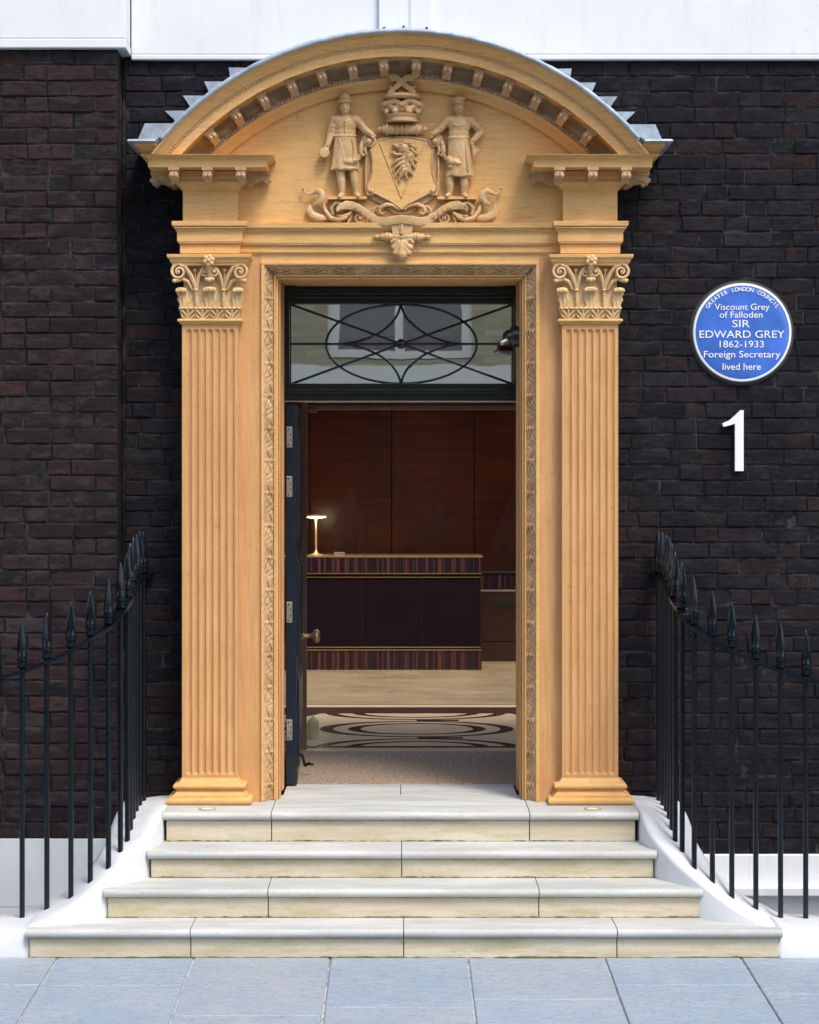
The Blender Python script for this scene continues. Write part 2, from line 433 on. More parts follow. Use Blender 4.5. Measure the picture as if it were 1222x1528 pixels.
structure(kb.build('kerb', KERB, bev=.012))
rd = MB(); rd.add([(-60,-60,-.25),(60,-60,-.25),(60,-4.6,-.25),(-60,-4.6,-.25)], [(0,1,2,3)])
structure(rd.build('road', ROAD))
op = MB(); op.box(-14, 14, -14.6, -10.0, -.40, -.12); structure(op.build('pavement_opposite', PALESTONE))
gr = MB(); gr.add([(-60,-4.6,-1.4),(60,-4.6,-1.4),(60,60,-1.4),(-60,60,-1.4)], [(0,1,2,3)])
structure(gr.build('basement_area_floor', CEMENT))

# ================================================================== the dark brick house
house = thing('brick_house', 'dark sooty brick house wall carrying the ochre doorway, blue plaque and white number', 'house', (0, .3, 0))
wing = thing('brick_house', 'plum brown brick house front that projects beside the doorway, ending at a straight corner', 'house', (-2.5, .2, 0))
XC = gx(176, WING_Y)                                  # the wing's corner
Z_BAND = gz(90, WALL_Y); Z_WBAND = gz(73, WING_Y)
Z_PL = gz(1275, WALL_Y); Z_WPL = gz(1252, WING_Y)
MF = 0.0050                                            # brick faces stand this far proud of the mortar
m = MB()
m.box(XC, -.672, WALL_Y + MF, .62, -1.35, Z_BAND + .02)
m.box(.672, 5.2, WALL_Y + MF, .62, -1.35, Z_BAND + .02)
m.box(-.672, .672, WALL_Y + MF, .62, 3.42, Z_BAND + .02)
reparent(m.build('wall', MORTAR), house)
m = MB(); m.box(-6, XC - .004, WING_Y + MF, .62, -1.35, Z_WBAND + .02)
reparent(m.build('wall', MORTAR), wing)

def brick_mesh(L, H, seed):
    """worn brick: ragged arris, slightly hollow or bulging face"""
    r = random.Random(seed); j = lambda a: r.uniform(-a, a)
    ring = []; nx = 4 if L > .16 else 3
    for k in range(nx): ring.append((-L/2 + L * k / nx, -H/2))
    for k in range(2): ring.append((L/2, -H/2 + H * k / 2))
    for k in range(nx): ring.append((L/2 - L * k / nx, H/2))
    for k in range(2): ring.append((-L/2, H/2 - H * k / 2))
    n = len(ring); bulge = j(.002)
    back = [(x, .08, z) for x, z in ring]
    o = [(x + j(.0022), .0055 + j(.0012), z + j(.0022)) for x, z in ring]
    c = .004
    i = [(x * (1 - 2 * (c + abs(j(.004))) / L), j(.0016), z * (1 - 2 * (c + abs(j(.0045))) / H)) for x, z in ring]
    vs = back + o + i + [(j(.02), bulge - .001, j(.008))]
    fs = [(k, (k+1) % n, n+(k+1) % n, n+k) for k in range(n)] + [(n+k, n+(k+1) % n, 2*n+(k+1) % n, 2*n+k) for k in range(n)] + [(2*n+k, 2*n+(k+1) % n, 3*n) for k in range(n)]
    return vs, fs
CH = .0838; BL, BH = .245, .122; JN = .0065
def lay(x0, x1, z0, z1, wall_id, joint_from=None):
    """rows of (xc, zc, length) in a mixed bond"""
    out = []; k = 0; n = round((z1 - z0) / CH); h = (z1 - z0) / n
    for k in range(n):
        r = random.Random(wall_id * 1000 + k)
        x = x1 if joint_from == 'right' else x0
        s = -1 if joint_from == 'right' else 1
        head = (k % 2 == 0)
        if joint_from == 'mid': x = x0 - r.uniform(0, .3)
        while (x > x0 + .02) if s < 0 else (x < x1 - .02):
            L = (BH if head else BL) * r.uniform(.94, 1.06)
            if r.random() < .22: head = not head
            a, b = (x - L, x) if s < 0 else (x, x + L)
            a, b = max(a, x0), min(b, x1)
            if b - a > .03: out.append(((a + b) / 2, z0 + (k + .5) * h, b - a - JN, h - JN))
            x += s * L; head = not head
    return out
def build_bricks(spots, plane, root, mat_single, mat_mass, limit, visible):
    sh = {}
    for kind, L in (('s', BL - JN), ('h', BH - JN)):
        for q in range(12):
            vs, fs = brick_mesh(L, CH - JN, (5 if kind == 's' else 2) + q * 13)
            mb = MB(); mb.add(vs, fs); me = mb.mesh('brick'); me.materials.append(mat_single)
            sh[kind, q] = (me, L)
    seen = [s for s in spots if visible(*s)]
    seen.sort(key=lambda s: -s[2]); pick = set(seen[:limit])
    mass = MB(); rr = random.Random(3)
    for s in spots:
        x, z, L, H = s
        if s in pick:
            kind = 's' if L > .16 else 'h'; me, l0 = sh[kind, rr.randrange(12)]
            o = bpy.data.objects.new('brick', me); COL.objects.link(o)
            o.location = (x, plane + rr.uniform(-.003, .004), z); o.scale = (L / l0, 1, H / (CH - JN)); o.rotation_euler = (rr.uniform(-.02, .02), rr.uniform(-.006, .006), rr.uniform(-.012, .012))
            reparent(o, root)
        else:
            vs, fs = brick_mesh(L, H, rr.random()); dy = rr.uniform(-.003, .004)
            mass.add([(a + x, b + plane + dy, c + z) for a, b, c in vs], fs)
    o = mass.build('brickwork', mat_mass); o['kind'] = 'stuff'; reparent(o, root)
    return len(seen)
inframe = lambda x, z, y: 0 < VX + x * F / (D0 + y) < 1222
sp = lay(XC + .01, -.9, Z_PL - .25, Z_BAND, 1, 'mid') + lay(.9, 4.2, Z_PL, Z_BAND, 2, 'mid') + lay(-.9, .9, 3.9, Z_BAND, 3, 'mid')
ped = lambda x, z: z > 3.9 and (x*x + (z - 2.975)**2) < 1.66**2
n1 = build_bricks(sp, WALL_Y, house, BRICK, BRICK_MASS, 300, lambda x, z, L, H: inframe(x, z, WALL_Y) and abs(x) > 1.19 and z > .5 - (x > 1.5) * .25 and not ped(x, z))
sw = lay(-4.6, XC, Z_WPL, Z_WBAND, 5, 'right')
n2 = build_bricks(sw, WING_Y, wing, RED, RED_MASS, 300, lambda x, z, L, H: inframe(x, z, WING_Y))

# white fascia bands, plinths
BT = 5.2  # wall cut low out of view so sun reaches the ceiling opening
m = MB(); m.box(XC + .05, 5.2, WALL_Y - .025, .62, Z_BAND + .03, BT); m.box(XC + .05, 5.2, WALL_Y - .032, .62, Z_BAND, Z_BAND + .028)
reparent(m.build('fascia_band', STUCCO, bev=.006), house)
m = MB(); m.box(-6, gx(187, 0), -.003, .62, Z_WBAND + .052, BT); m.box(-6, gx(187, 0) + .004, -.012, .62, Z_WBAND, Z_WBAND + .049)
reparent(m.build('fascia_band', STUCCO, bev=.006), wing)
m = MB(); m.box(.9, 5.2, WALL_Y - .02, .62, -1.35, Z_PL); reparent(m.build('plinth', STUCCO, bev=.006), house)
m = MB(); m.prism_x([(WALL_Y - .02, gz(1318, WALL_Y)), (WALL_Y - .09, gz(1320, WALL_Y) - .004), (WALL_Y - .09, gz(1333, WALL_Y)), (WALL_Y - .02, gz(1335, WALL_Y))], 1.62, 5.1)
reparent(m.build('plinth_ledge', STUCCO, bev=.004), house)
m = MB(); z_j = gz(1353, WING_Y)
m.box(-6, XC + .012, WING_Y - .018, .62, z_j + .002, Z_WPL); m.box(-6, XC + .012, WING_Y - .018, .62, -1.35, z_j - .002); m.box(-6, XC + .006, WING_Y - .012, .62, z_j - .01, z_j + .01)
reparent(m.build('plinth', STUCCO), wing)

# bracket plates above the pediment
br = thing('pole_bracket', 'white painted bracket plates bolted to the white band above the pediment', 'bracket', (.02, WALL_Y, 4.75))
for a, b in ((566, 597), (611, 644)):
    m = MB(); y1 = WALL_Y - .026; m.box(gx(a, .18), gx(b, .18), y1 - .030, y1, 4.58, 5.1); reparent(m.build('plate', STUCCO, bev=.004), br)
m = MB(); m.box(gx(597.2, .18), gx(610.8, .18), WALL_Y - .052, WALL_Y - .026, 4.58, 5.1); reparent(m.build('spacer', STUCCO), br)
for px, py in ((574, 41), (603, 39), (636, 41)):
    m = MB(); y = WALL_Y - .057 if px != 603 else WALL_Y - .053; m.lathe([(.007, .004), (.007, -.004), (.004, -.008)], (gx(px, y), y, gz(py, y)), 8, 'y'); reparent(m.build('bolt', RUST), br)

# ================================================================== the doorcase
dc = thing('doorcase', 'ochre painted doorcase with fluted pilasters and a segmental pediment holding carved arms', 'doorcase', (0, 0, .576))
def D(mb, name, mat=PAINT, smooth=0, bev=0, label=None, seg=2, weld=False):
    o = reparent(mb.build(name, mat, None, smooth, bev, seg, weld), dc)
    if label: o['label'] = label
    return o
def Dm(me, name, mat=CARVED):
    o = reparent(link(name, me, mat, None, 180), dc); return o
ZL = .576
TY = .065                                             # plane of tympanum and casing boards
# pilasters ---------------------------------------------------------
PX0, PX1 = .855, 1.152
for sgn in (-1, 1):
    x0, x1 = (PX0, PX1) if sgn > 0 else (-PX1, -PX0)
    # fluted shaft
    zb, zt = gz(1161, 0), gz(484, 0)
    nfl = 7; mar = .016; pit = (x1 - x0 - 2*mar) / nfl; fr = pit * .41
    z_lo, z_hi = zb + .018 + fr, gz(491, 0) - fr
    us = []
    for i in range(nfl):
        c = x0 + mar + pit * (i + .5)
        us += [c - pit/2] + [c + fr * t for t in (-1.02, -.99, -.9, -.7, -.4, 0, .4, .7, .9, .99, 1.02)]
    us = [x0] + us + [x1]
    es = [-1.05, -.98, -.9, -.75, -.55, -.3, 0]
    zs = [zb] + [z_lo + fr * e for e in es] + [z_hi - fr * e for e in es[::-1]] + [zt]
    P = []
    for z in zs:
        row = []
        for x in us:
            i = min(nfl - 1, max(0, int((x - x0 - mar) / pit))); c = x0 + mar + pit * (i + .5)
            dz = 0 if z_lo <= z <= z_hi else (z_lo - z if z < z_lo else z - z_hi)
            q = ((x - c)**2 + dz**2) / fr**2
            dep = fr * .72 * math.sqrt(1 - q) if q < 1 else 0
            row.append((x, dep, z))
        P.append(row)
    m = MB(); m.grid(P)
    m.add([(x0, 0, zb), (x0, WALL_Y + .02, zb), (x0, WALL_Y + .02, zt), (x0, 0, zt)], [(0,1,2,3)])
    m.add([(x1, 0, zb), (x1, WALL_Y + .02, zb), (x1, WALL_Y + .02, zt), (x1, 0, zt)], [(0,1,2,3)])
    D(m, 'pilaster_shaft', PAINTV, 35)
    # base
    h = gz(1160, 0) - ZL
    def arc(cx, cz, r, a0, a1, n=6): return [(cx + r*math.cos(a0 + (a1-a0)*i/n), cz + r*math.sin(a0 + (a1-a0)*i/n)) for i in range(n+1)]
    pr = [(-.05, ZL), (.058, ZL)] + arc(.058, ZL + .020, .020, -PI/2, PI/2) + [(.050, ZL+.041), (.050, ZL+.047), (.038, ZL+.054), (.028, ZL+.066), (.026, ZL+.078), (.030, ZL+.080)] \
        + arc(.030, ZL + .094, .014, -PI/2, PI/2) + [(.022, ZL+.110), (.010, ZL+.118), (.003, ZL + h - .004), (-.05, ZL + h)]
    m = MB(); m.sweep(pr, [(x0, WALL_Y), (x0, 0), (x1, 0), (x1, WALL_Y if sgn > 0 else WALL_Y)])
    D(m, 'pilaster_base', PAINT, 40)
    # astragal
    za = gz(484, 0)
    pr = [(-.02, za), (.004, za), (.012, za + .006), (.012, za + .012)] + arc(.014, za + .021, .009, -PI/2, PI/2) + [(-.02, za + .031)]
    m = MB(); m.sweep(pr, [(x0, WALL_Y), (x0, 0), (x1, 0), (x1, WALL_Y)]); D(m, 'astragal', PAINT, 40)
    # capital: bell with carved foliage
    cx = (x0 + x1) / 2; s = 282.1
    def c(px, py, dep=0): return ((px - 315.5) / s + cx, -dep / s, ZC + (720 - py) / s)
    bell = MB(); bell.box(x0 + .008, x1 - .008, 0, WALL_Y, c(0, 478)[2], c(0, 395)[2]); D(bell, 'bell', CAPITAL, 0, .004)
    # abacus with bowed front
    za, zb2 = c(0, 397)[2], c(0, 381)[2]; pr = [(-.03, za), (.048, za), (.050, za+.012), (.058, za+.018), (.060, za+.030), (.072, za+.040), (.074, zb2), (-.03, zb2)]
    m = MB(); m.sweep(pr, [(x0, WALL_Y), (x0, 0), (x1, 0), (x1, WALL_Y)]); D(m, 'abacus', PAINT, 40, .002)
    lf = MB()
    def spiral(mb, cpx, cpy, r, turns, dirn, start, rad, dep):
        pts = []; N = int(26 * turns); rs = []
        for i in range(N + 1):
            t = i / N; a = start + dirn * 2 * PI * turns * t; q = r * (1 - t) ** 1.0 + 1.2
            pts.append(c(cpx + q * math.cos(a), cpy - q * math.sin(a), dep + 2.5 * t)); rs.append(rad * (1 - .45 * t) / s)
        mb.tube(pts, rs, 7); mb.ell(c(cpx, cpy, dep + 3), (2.2/s, 2.5/s, 2.2/s), 8, 6)
    for d in (-1, 1):
        vo = MB()
        X = lambda q: 315.5 + d * q
        a0 = PI/2
        spiral(vo, X(45.5), 406.5, 10.5, 1.7, -d, a0, 2.6, 12)
        # outer stalk sweeping up to the big volute
        vo.tube([c(X(20), 434, 4), c(X(23), 424, 6), c(X(28), 411, 8), c(X(36), 399, 11), c(X(45), 395.5, 13)], [1.6/s, 3/s, 3.4/s, 3/s, 2.6/s], 7)
        spiral(vo, X(7.6), 406.5, 6.5, 1.5, d, a0, 1.9, 9)
        vo.tube([c(X(20), 434, 4), c(X(18.5), 424, 6), c(X(16), 412, 8), c(X(11.5), 402, 9), c(X(8), 399.5, 10)], [1.6/s, 2.6/s, 2.6/s, 2.2/s, 1.9/s], 7)
        vo.cap(c(X(20.5), 433.5, 5), c(X(20), 456, 3), 2.6/s, 1.6/s); vo.ell(c(X(20.5), 433, 6), (4/s, 4/s, 2/s))
        vo.ell(c(X(22), 403.5, 6), (3/s, 3/s, 3/s)); vo.cap(c(X(22), 406, 5), c(X(21), 424, 4), 1.2/s, 1/s)
        # calyx fill between the two stalks
        vo.add([c(X(20.5), 434, 2), c(X(28), 412, 5), c(X(22), 416, 3), c(X(14.5), 412, 5)], [(0,1,2,3)])
        D(vo, 'volute', CAPITAL, 50)
        def leaf(mb, px, top, bot, wd, curl, dep, side=0):
            # leaf blade with ribs, its tip curling forward
            rows = 9; cols = 9; G = []
            for i in range(rows):
                t = i / (rows - 1); row = []
                for jx in range(cols):
                    u = -1 + 2 * jx / (cols - 1)
                    wloc = wd * (0.72 + .28 * math.sin(PI * min(1, t * .9))) * (1 if t < .8 else 1 - .3 * (t - .8) / .2)
                    lob = 1 + .16 * math.cos(t * 18)
                    y = dep * (.25 + .5 * t * t) + (1 - u*u) * dep * .25 + 1.2 * math.cos(u * 9.4)
                    yy = bot + (top - bot) * min(t, .86) / .86
                    if t > .86: y += curl * .9; yy = top + (t - .86) * 25
                    row.append(c(px + u * wloc * lob + side * t * t * 3, yy, y))
                G.append(row)
            mb.grid(G)
            mb.ell(c(px + side * 3, top + 1.5, dep * .8 + curl * .5), (wd * 1.02 / s, curl * .75 / s, 3.4 / s), 14, 8)
            for q in range(-2, 3): mb.ell(c(px + side * 3 + q * wd * .38, top + 3.4, dep * .8 + curl * .9), (wd * .22 / s, 2.2 / s, 2.6 / s), 8, 6)
        m = MB(); leaf(m, X(39.5), 431, 459, 8.5, 5, 7, d); D(m, 'acanthus_leaf', CAPITAL, 60)
        m = MB(); m.ell(c(X(49), 418.5, 9), (7.5/s, 5/s, 3.6/s)); m.ell(c(X(52), 420, 11), (3.5/s, 4/s, 3/s)); m.tube([c(X(26), 432, 3), c(X(33), 420, 6), c(X(45), 415, 10)], [2/s, 3/s, 2.5/s], 7)
        D(m, 'leaf_tip', CAPITAL, 60)
    m = MB(); leaf(m, 315.5, 430, 459, 10, 6, 7); D(m, 'acanthus_leaf', CAPITAL, 60)
    m = MB(); m.ell(c(315.5, 416.5, 9), (8/s, 5/s, 3.4/s)); m.ell(c(311, 417.5, 11), (3/s, 4/s, 3.2/s)); m.ell(c(320, 417.5, 11), (3/s, 4/s, 3.2/s)); m.ell(c(315.5, 419, 12), (2.6/s, 4/s, 3.2/s)); D(m, 'leaf_tip', CAPITAL, 60)
    m = MB()
    for q in range(6):
        a = q * PI / 3 + .3; m.ell(c(315.5 + 5.6 * math.cos(a), 390.5 - 5.6 * math.sin(a), 22), (3.6/s, 2.6/s, 3.6/s))
    m.ell(c(315.5, 390.5, 24), (3/s, 3.5/s, 3/s)); m.tube([c(315.5, 397, 20), c(314, 404, 14), c(315.5, 412, 10)], [4/s, 3.4/s, 3/s], 7); D(m, 'rosette', CAPITAL, 60)
    # lower band of small leaves
    m = MB(); zb3, zt3 = c(0, 478)[2], c(0, 460)[2]
    m.sweep([(-.02, zb3), (.004, zb3), (.006, zb3 + .03), (.014, zt3 - .006), (.018, zt3), (-.02, zt3)], [(x0, WALL_Y), (x0, 0), (x1, 0), (x1, WALL_Y)])
    for q in range(4):
        bx = 315.5 - 33 + q * 22
        for e in (-1, 1):
            m.tube([c(bx, 476, 3), c(bx + e*4, 468, 5), c(bx + e*9, 463, 6)], [1.2/s, 1.7/s, 1.2/s], 6)
            m.tube([c(bx, 477, 3), c(bx + e*7, 473, 4.5), c(bx + e*10, 469, 5)], [1/s, 1.4/s, 1/s], 6)
        m.tube([c(bx, 477, 3), c(bx, 462, 6)], 1.4/s, 6)
    for q in range(13): m.ell(c(315.5 - 43 + q * 86/12, 460, 5), (4/s, 2.4/s, 2/s), 8, 6)
    D(m, 'leaf_band', CAPITAL, 50)
    # entablature block over the capital
    zc0 = gz(383, 0); zz = [gz(p, 0) for p in (379, 364, 361, 346, 342, 334, 331)]
    e0, e1 = x0 + .004, x1 - .004
    pr = [(-.05, zc0), (.000, zc0), (.000, zz[0] + .002), (.014, zz[0] + .003), (.014, zz[1]), (.019, zz[1] + .002), (.024, zz[2]), (.028, zz[2] + .001), (.028, zz[3]), (.034, zz[3] + .004), (.042, zz[4] + .012), (.052, zz[4] + .014), (.054, zz[5]), (.054, zz[6]), (-.05, zz[6])]
    m = MB(); m.sweep(pr, [(e0, WALL_Y), (e0, 0), (e1, 0), (e1, WALL_Y)]); D(m, 'entablature_block', PAINT, 30, .0015)
    # rope beads
    for zr, o_ in ((zz[4] + .004, .043), (zz[1] + .006, .022)):
        m = MB(); a, b = e0 - o_, e1 + o_; n = int((b - a) / .011)
        for q in range(n): m.ell((a + (q + .5) * (b - a) / n, -o_ - .002, zr), (.0066, .006, .0055), 6, 4, Matrix.Rotation(.6, 3, 'Y'))
        D(m, 'rope_bead', CARVED, 60)
    # frieze block
    m = MB(); m.box(e0, e1, 0, WALL_Y, zz[6] - .002, gz(282, 0)); D(m, 'frieze_block', PAINT, 0, .002)
    # horizontal cornice
    zq = lambda p, y=-.165: gz(p, y)
    b0 = gz(283, 0); 
    pr = [(-.05, b0), (.004, b0), (.010, b0 + .010), (.022, b0 + .022), (.038, b0 + .030), (.042, b0 + .036), (.042, b0 + .058), (.046, b0 + .062), (.046, zq(249) - .002), (-.05, zq(249))]
    m = MB(); m.sweep(pr, [(e0, WALL_Y), (e0, 0), (e1, 0), (e1, WALL_Y)]); D(m, 'bed_mould', PAINT, 30)
    zs0, zs1, zs2 = zq(248.5), zq(236), zq(231)
    pr = [(-.05, zs0 + .001), (.152, zs0), (.160, zs0 - .004), (.165, zs0), (.165, zs1 - .004), (.172, zs1), (.182, zs1 + .008), (.200, zs2 - .004), (.202, zs2), (-.05, zs2 + .003)]
    m = MB(); m.sweep(pr, [(e0, WALL_Y), (e0, 0), (e1, 0), (e1, WALL_Y)]); D(m, 'cornice', PAINT, 30, .001)

# casing boards and inner entablature ------------------------------
z_ct = gz(379, TY)
OX, OZ = .738, gz(390, TY)                               # outer edge of the carved architrave
IX, IZ = .650, 3.371
for sgn in (-1, 1):
    m = MB(); a, b = sorted((sgn * (OX - .002), sgn * (PX0 + .01))); m.box(a, b, TY, .30, ZL, z_ct); D(m, 'casing_board', PAINTV, 0, .002)
m = MB(); m.box(-OX + .0, OX - .0, TY, .30, OZ - .002, z_ct); D(m, 'head_board', PAINT)
zz = [gz(p, TY) for p in (379, 377, 367, 363, 347, 341, 333)]
pr = [(-.03, zz[0] - .002), (.004, zz[0] - .002), (.006, zz[1]), (.016, zz[1] + .002), (.016, zz[2]), (.022, zz[2] + .002), (.026, zz[3] - .001), (.030, zz[3]), (.030, zz[4]), (.036, zz[4] + .004), (.046, zz[5] - .003), (.054, zz[5]), (.056, zz[6] - .002), (-.03, zz[6])]
m = MB(); m.sweep(pr, [(-PX0 - .01, TY), (PX0 + .01, TY)]); D(m, 'architrave', PAINT, 30)
for zr, o_ in ((zz[4] + .014, .044), (zz[2] + .007, .024)):
    m = MB(); n = 150
    for q in range(n): m.ell((-PX0 + (q + .5) * 2 * PX0 / n, TY - o_ - .001, zr), (.0068, .006, .0052), 6, 4, Matrix.Rotation(.6, 3, 'Y'))
    D(m, 'rope_bead', CARVED, 60)
# tympanum
CZ, RR = 2.975, 1.639
ang = [(-1 + 2 * i / 48) * math.radians(58) for i in range(49)]
poly = [(1.43 * math.sin(a), CZ + 1.43 * math.cos(a)) for a in ang]
poly = [(x, z) for x, z in poly if z > zz[6]]
poly = [(-PX0 - .01, zz[6] - .004)] + [p for p in poly if abs(p[0]) <= PX0 + .2] + [(PX0 + .01, zz[6] - .004)]
m = MB(); m.prism(poly, TY, TY + .08); D(m, 'tympanum', PAINT)

# carved architrave -------------------------------------------------
def carve(u, v):
    """height of the leaf carving: u along in repeats, v across 0..1"""
    x = u % 1.0 - .5; ax = abs(x)
    env = max(0, 1 - (ax / (.50 - .12 * v)) ** 4)
    lob = .5 + .5 * math.cos(2 * PI * (3.2 * v + 3.0 * ax))
    rib = math.exp(-(x / .045) ** 2)
    fl = .5 + .5 * math.cos(2 * PI * (u * 6 + .35 * math.sin(2 * PI * v)))
    edge = math.sin(PI * min(1, max(0, v))) ** .5
    return edge * (.55 * env * lob + .35 * rib + .22 * fl * (1 - env) + .1 * math.sin(17.3 * u + 9 * v))
CW = 14
prof = []                                             # across: offset from outer edge, depth
for i in range(CW + 1):
    t = i / CW; prof.append((.018 + .048 * t, TY - .002 + .055 * t + .012 * math.sin(PI * t)))
REP = .173
def strip(name, along, to_world):
    m = MB(); n = int(along / .0045); G = []
    for i in range(n + 1):
        l = along * i / n; row = []
        for k, (o, y) in enumerate(prof):
            v = k / CW; h = carve(l / REP, v) * .026 * (1 if 0 < i < n else 0)
            row.append(to_world(l, o + h * .25, y - h * .9))
        G.append(row)
    m.grid(G); D(m, name, BROWN_CARVED, 55)
for sgn in (-1, 1):
    # mitred at the head: side strips stop at the corner line
    def tw(l, o, y, sgn=sgn): return (sgn * (OX - o), y, min(ZL + .0 + l, OZ - o))
    strip('carved_moulding', OZ - ZL - .012, tw)
    m = MB()
    for (a, b, y) in ((.0, .018, TY - .014), (.066, .074, TY + .040), (.074, .088, TY + .062)):
        p0, p1 = sorted((sgn * (OX - a), sgn * (OX - b))); m.box(p0, p1, y, .30, ZL + .001, OZ - b)
    D(m, 'fillet', PAINT, 0, .003)
    # reveal (jamb) with sunk panel
    m = MB(); p0, p1 = sorted((sgn * .650, sgn * .70)); m.box(p0, p1, .128, .60, ZL, IZ)
    D(m, 'jamb', PAINTV)
    m = MB()
    for a, b in ((.16, .24), (.46, .565)):
        p0, p1 = sorted((sgn * .641, sgn * .652)); m.box(p0, p1, a, b, ZL + .001, IZ - .002)
    D(m, 'jamb_moulding', PAINTV, 0, .003)
def tw(l, o, y):
    x = -OX + .01 + l; lim = OX - o; return (max(-lim, min(lim, x)), y, OZ - o)
strip('carved_moulding', 2 * OX - .02, tw)
m = MB()
for (a, b, y) in ((.0, .018, TY - .014), (.066, .074, TY + .040), (.074, .088, TY + .062)): m.box(-OX + a + .0005, OX - a - .0005, y + .0006, .30, OZ - b, OZ - a)
D(m, 'fillet', PAINT, 0, .003)
m = MB(); m.box(-.70, .70, .129, .60, IZ + .002, IZ + .08); D(m, 'soffit', PAINT)
m = MB(); m.box(-.57, .57, .20, .52, IZ - .008, IZ + .004); D(m, 'soffit_panel', PAINT, 0, .004)

# segmental pediment --------------------------------------------------
ZTOP = zs2 - .002
def th(r): return math.acos(max(-1, min(1, (ZTOP - CZ) / r)))
def arcsweep(prof, name, mat=PAINT, N=84, sm=40, bevel=0):
    m = MB(); G = []
    for i in range(N + 1):
        t = -1 + 2 * i / N
        G.append([(r * math.sin(t * th(r)), y, CZ + r * math.cos(t * th(r))) for r, y in prof])
    m.grid(G); return D(m, name, mat, sm)
arcsweep([(1.625, -.228), (1.634, -.232), (1.636, -.226), (1.630, -.218), (1.612, -.206), (1.598, -.190), (1.590, -.180), (1.586, -.176), (1.582, -.176)], 'cyma_moulding', sm=60)
arcsweep([(1.583, -.176), (1.580, -.170), (1.568, -.170), (1.565, -.166), (1.524, -.166), (1.522, -.160), (1.528, -.154), (1.528, -.02)], 'corona')
arcsweep([(1.529, -.022), (1.524, -.010), (1.516, -.006), (1.470, -.006), (1.466, -.012), (1.436, -.010)], 'bed_arch', GREY_OCHRE)
arcsweep([(1.437, -.011), (1.430, -.002), (1.424, .002), (1.420, .014), (1.388, .040), (1.386, .070)], 'arch_fascia')
m = MB()
for i in range(170):                                   # rope bead below the cyma
    a = (-1 + 2 * (i + .5) / 170) * th(1.574)
    m.ell((1.574 * math.sin(a), -.171, CZ + 1.574 * math.cos(a)), (.0085, .006, .0065), 6, 4, Matrix.Rotation(a + .5, 3, 'Y'))
D(m, 'rope_bead', CARVED, 60)
m = MB()
for i in range(120):                                   # egg strip on the inner arch
    a = (-1 + 2 * (i + .5) / 120) * th(1.45) * .99; r = 1.451
    m.ell((r * math.sin(a), -.013, CZ + r * math.cos(a)), (.009 if i % 3 else .004, .007, .012), 7, 5, Matrix.Rotation(a, 3, 'Y'))
D(m, 'egg_strip', GREY_OCHRE, 60)
# modillions
mm = MB()
mm.box(-.029, .029, -.125, 0, -.014, .004)
yz = [(0, -.014), (-.128, -.014), (-.128, -.030), (-.105, -.046), (-.075, -.044), (-.05, -.056), (-.02, -.068), (0, -.070)]
mm.prism_x([(y * .94, z) for y, z in yz], -.021, .021)
mm.lathe([(.0, -.024), (.016, -.024), (.016, -.008), (.012, 0), (.016, .008), (.016, .024), (.0, .024)], (0, -.108, -.042), 12, 'x')
mm.lathe([(.0, -.023), (.014, -.023), (.014, .023), (.0, .023)], (0, -.018, -.058), 10, 'x')
mm.ell((-.010, -.125, -.040), (.009, .008, .012), 8, 6); mm.ell((.010, -.125, -.040), (.009, .008, .012), 8, 6)
me_mod = mm.mesh('modillion'); b = bmesh.new(); b.from_mesh(me_mod); bmesh.ops.recalc_face_normals(b, faces=b.faces); b.to_mesh(me_mod); b.free()
me_mod.materials.append(BROWN_CARVED)
def modillion(loc, rot):
    o = bpy.data.objects.new('modillion', me_mod); COL.objects.link(o); o.location = loc; o.rotation_euler = rot; reparent(o, dc)
for i in range(7):
    for sgn in (-1, 1):
        a = sgn * (.0555 + .111 * i)
        modillion((1.521 * math.sin(a), -.010, CZ + 1.521 * math.cos(a)), (0, a, 0))
for sgn in (-1, 1):
    xm = sgn * (PX0 + PX1) / 2
    for q in (-.175, 0, .175): modillion((xm + q, -.045, zs0 - .003), (0, 0, 0))
    for e in (-1, 1):
        xs = xm + e * ((PX1 - PX0) / 2 + .042)
        modillion((xs, .03, zs0 - .003), (0, 0, e * PI / 2)); modillion((xs, .15, zs0 - .003), (0, 0, e * PI / 2))
# horizontal returns of the cyma at both feet of the arch, with lead on top
for sgn in (-1, 1):
    xo = sgn * (PX1 - .004)
    path = [(xo, WALL_Y), (xo, 0), (sgn * 1.16, 0)] if sgn < 0 else [(1.16, 0), (xo, 0), (xo, WALL_Y)]
    z0, z1 = ZTOP, gz(212, -.22)
    e_ = PX1 - .004 + .2
    path = [(-e_, WALL_Y), (-e_, -.2), (-1.262, -.2)] if sgn < 0 else [(1.262, -.2), (e_, -.2), (e_, WALL_Y)]
    pr = [(-.09, z0 + .001), (-.030, z0 + .001), (-.024, z0 + .006), (-.014, z0 + .014), (.006, z0 + .034), (.024, z0 + .042), (.028, z1), (-.09, z1 + .004)]
    m = MB(); m.sweep(pr, path); D(m, 'cyma_return', PAINT, 40)
    pr = [(-.09, z1 + .005), (.036, z1 + .002), (.052, z1 - .004), (.062, z1 + .002), (.056, z1 + .012), (.0, z1 + .022), (-.09, z1 + .045)]
    m = MB(); m.sweep(pr, path); D(m, 'lead_eave', LEAD, 50)
# lead roof over the arch
TH = math.radians(48.6)
m = MB(); G = []
for i in range(73):
    a = (-1 + 2 * i / 72) * TH; wv = .0015 * math.sin(i * 2.1) + .001 * math.sin(i * 5.3)
    rows = [(1.631, -.236), (1.634, -.243), (1.646 + wv, -.246), (1.655 + wv, -.238), (1.657 + wv, -.20), (1.665, WALL_Y - .02), (1.672, WALL_Y + .01)]
    G.append([(r * math.sin(a), y, CZ + r * math.cos(a)) for r, y in rows])
m.grid(G); D(m, 'lead_roof', LEAD, 60)
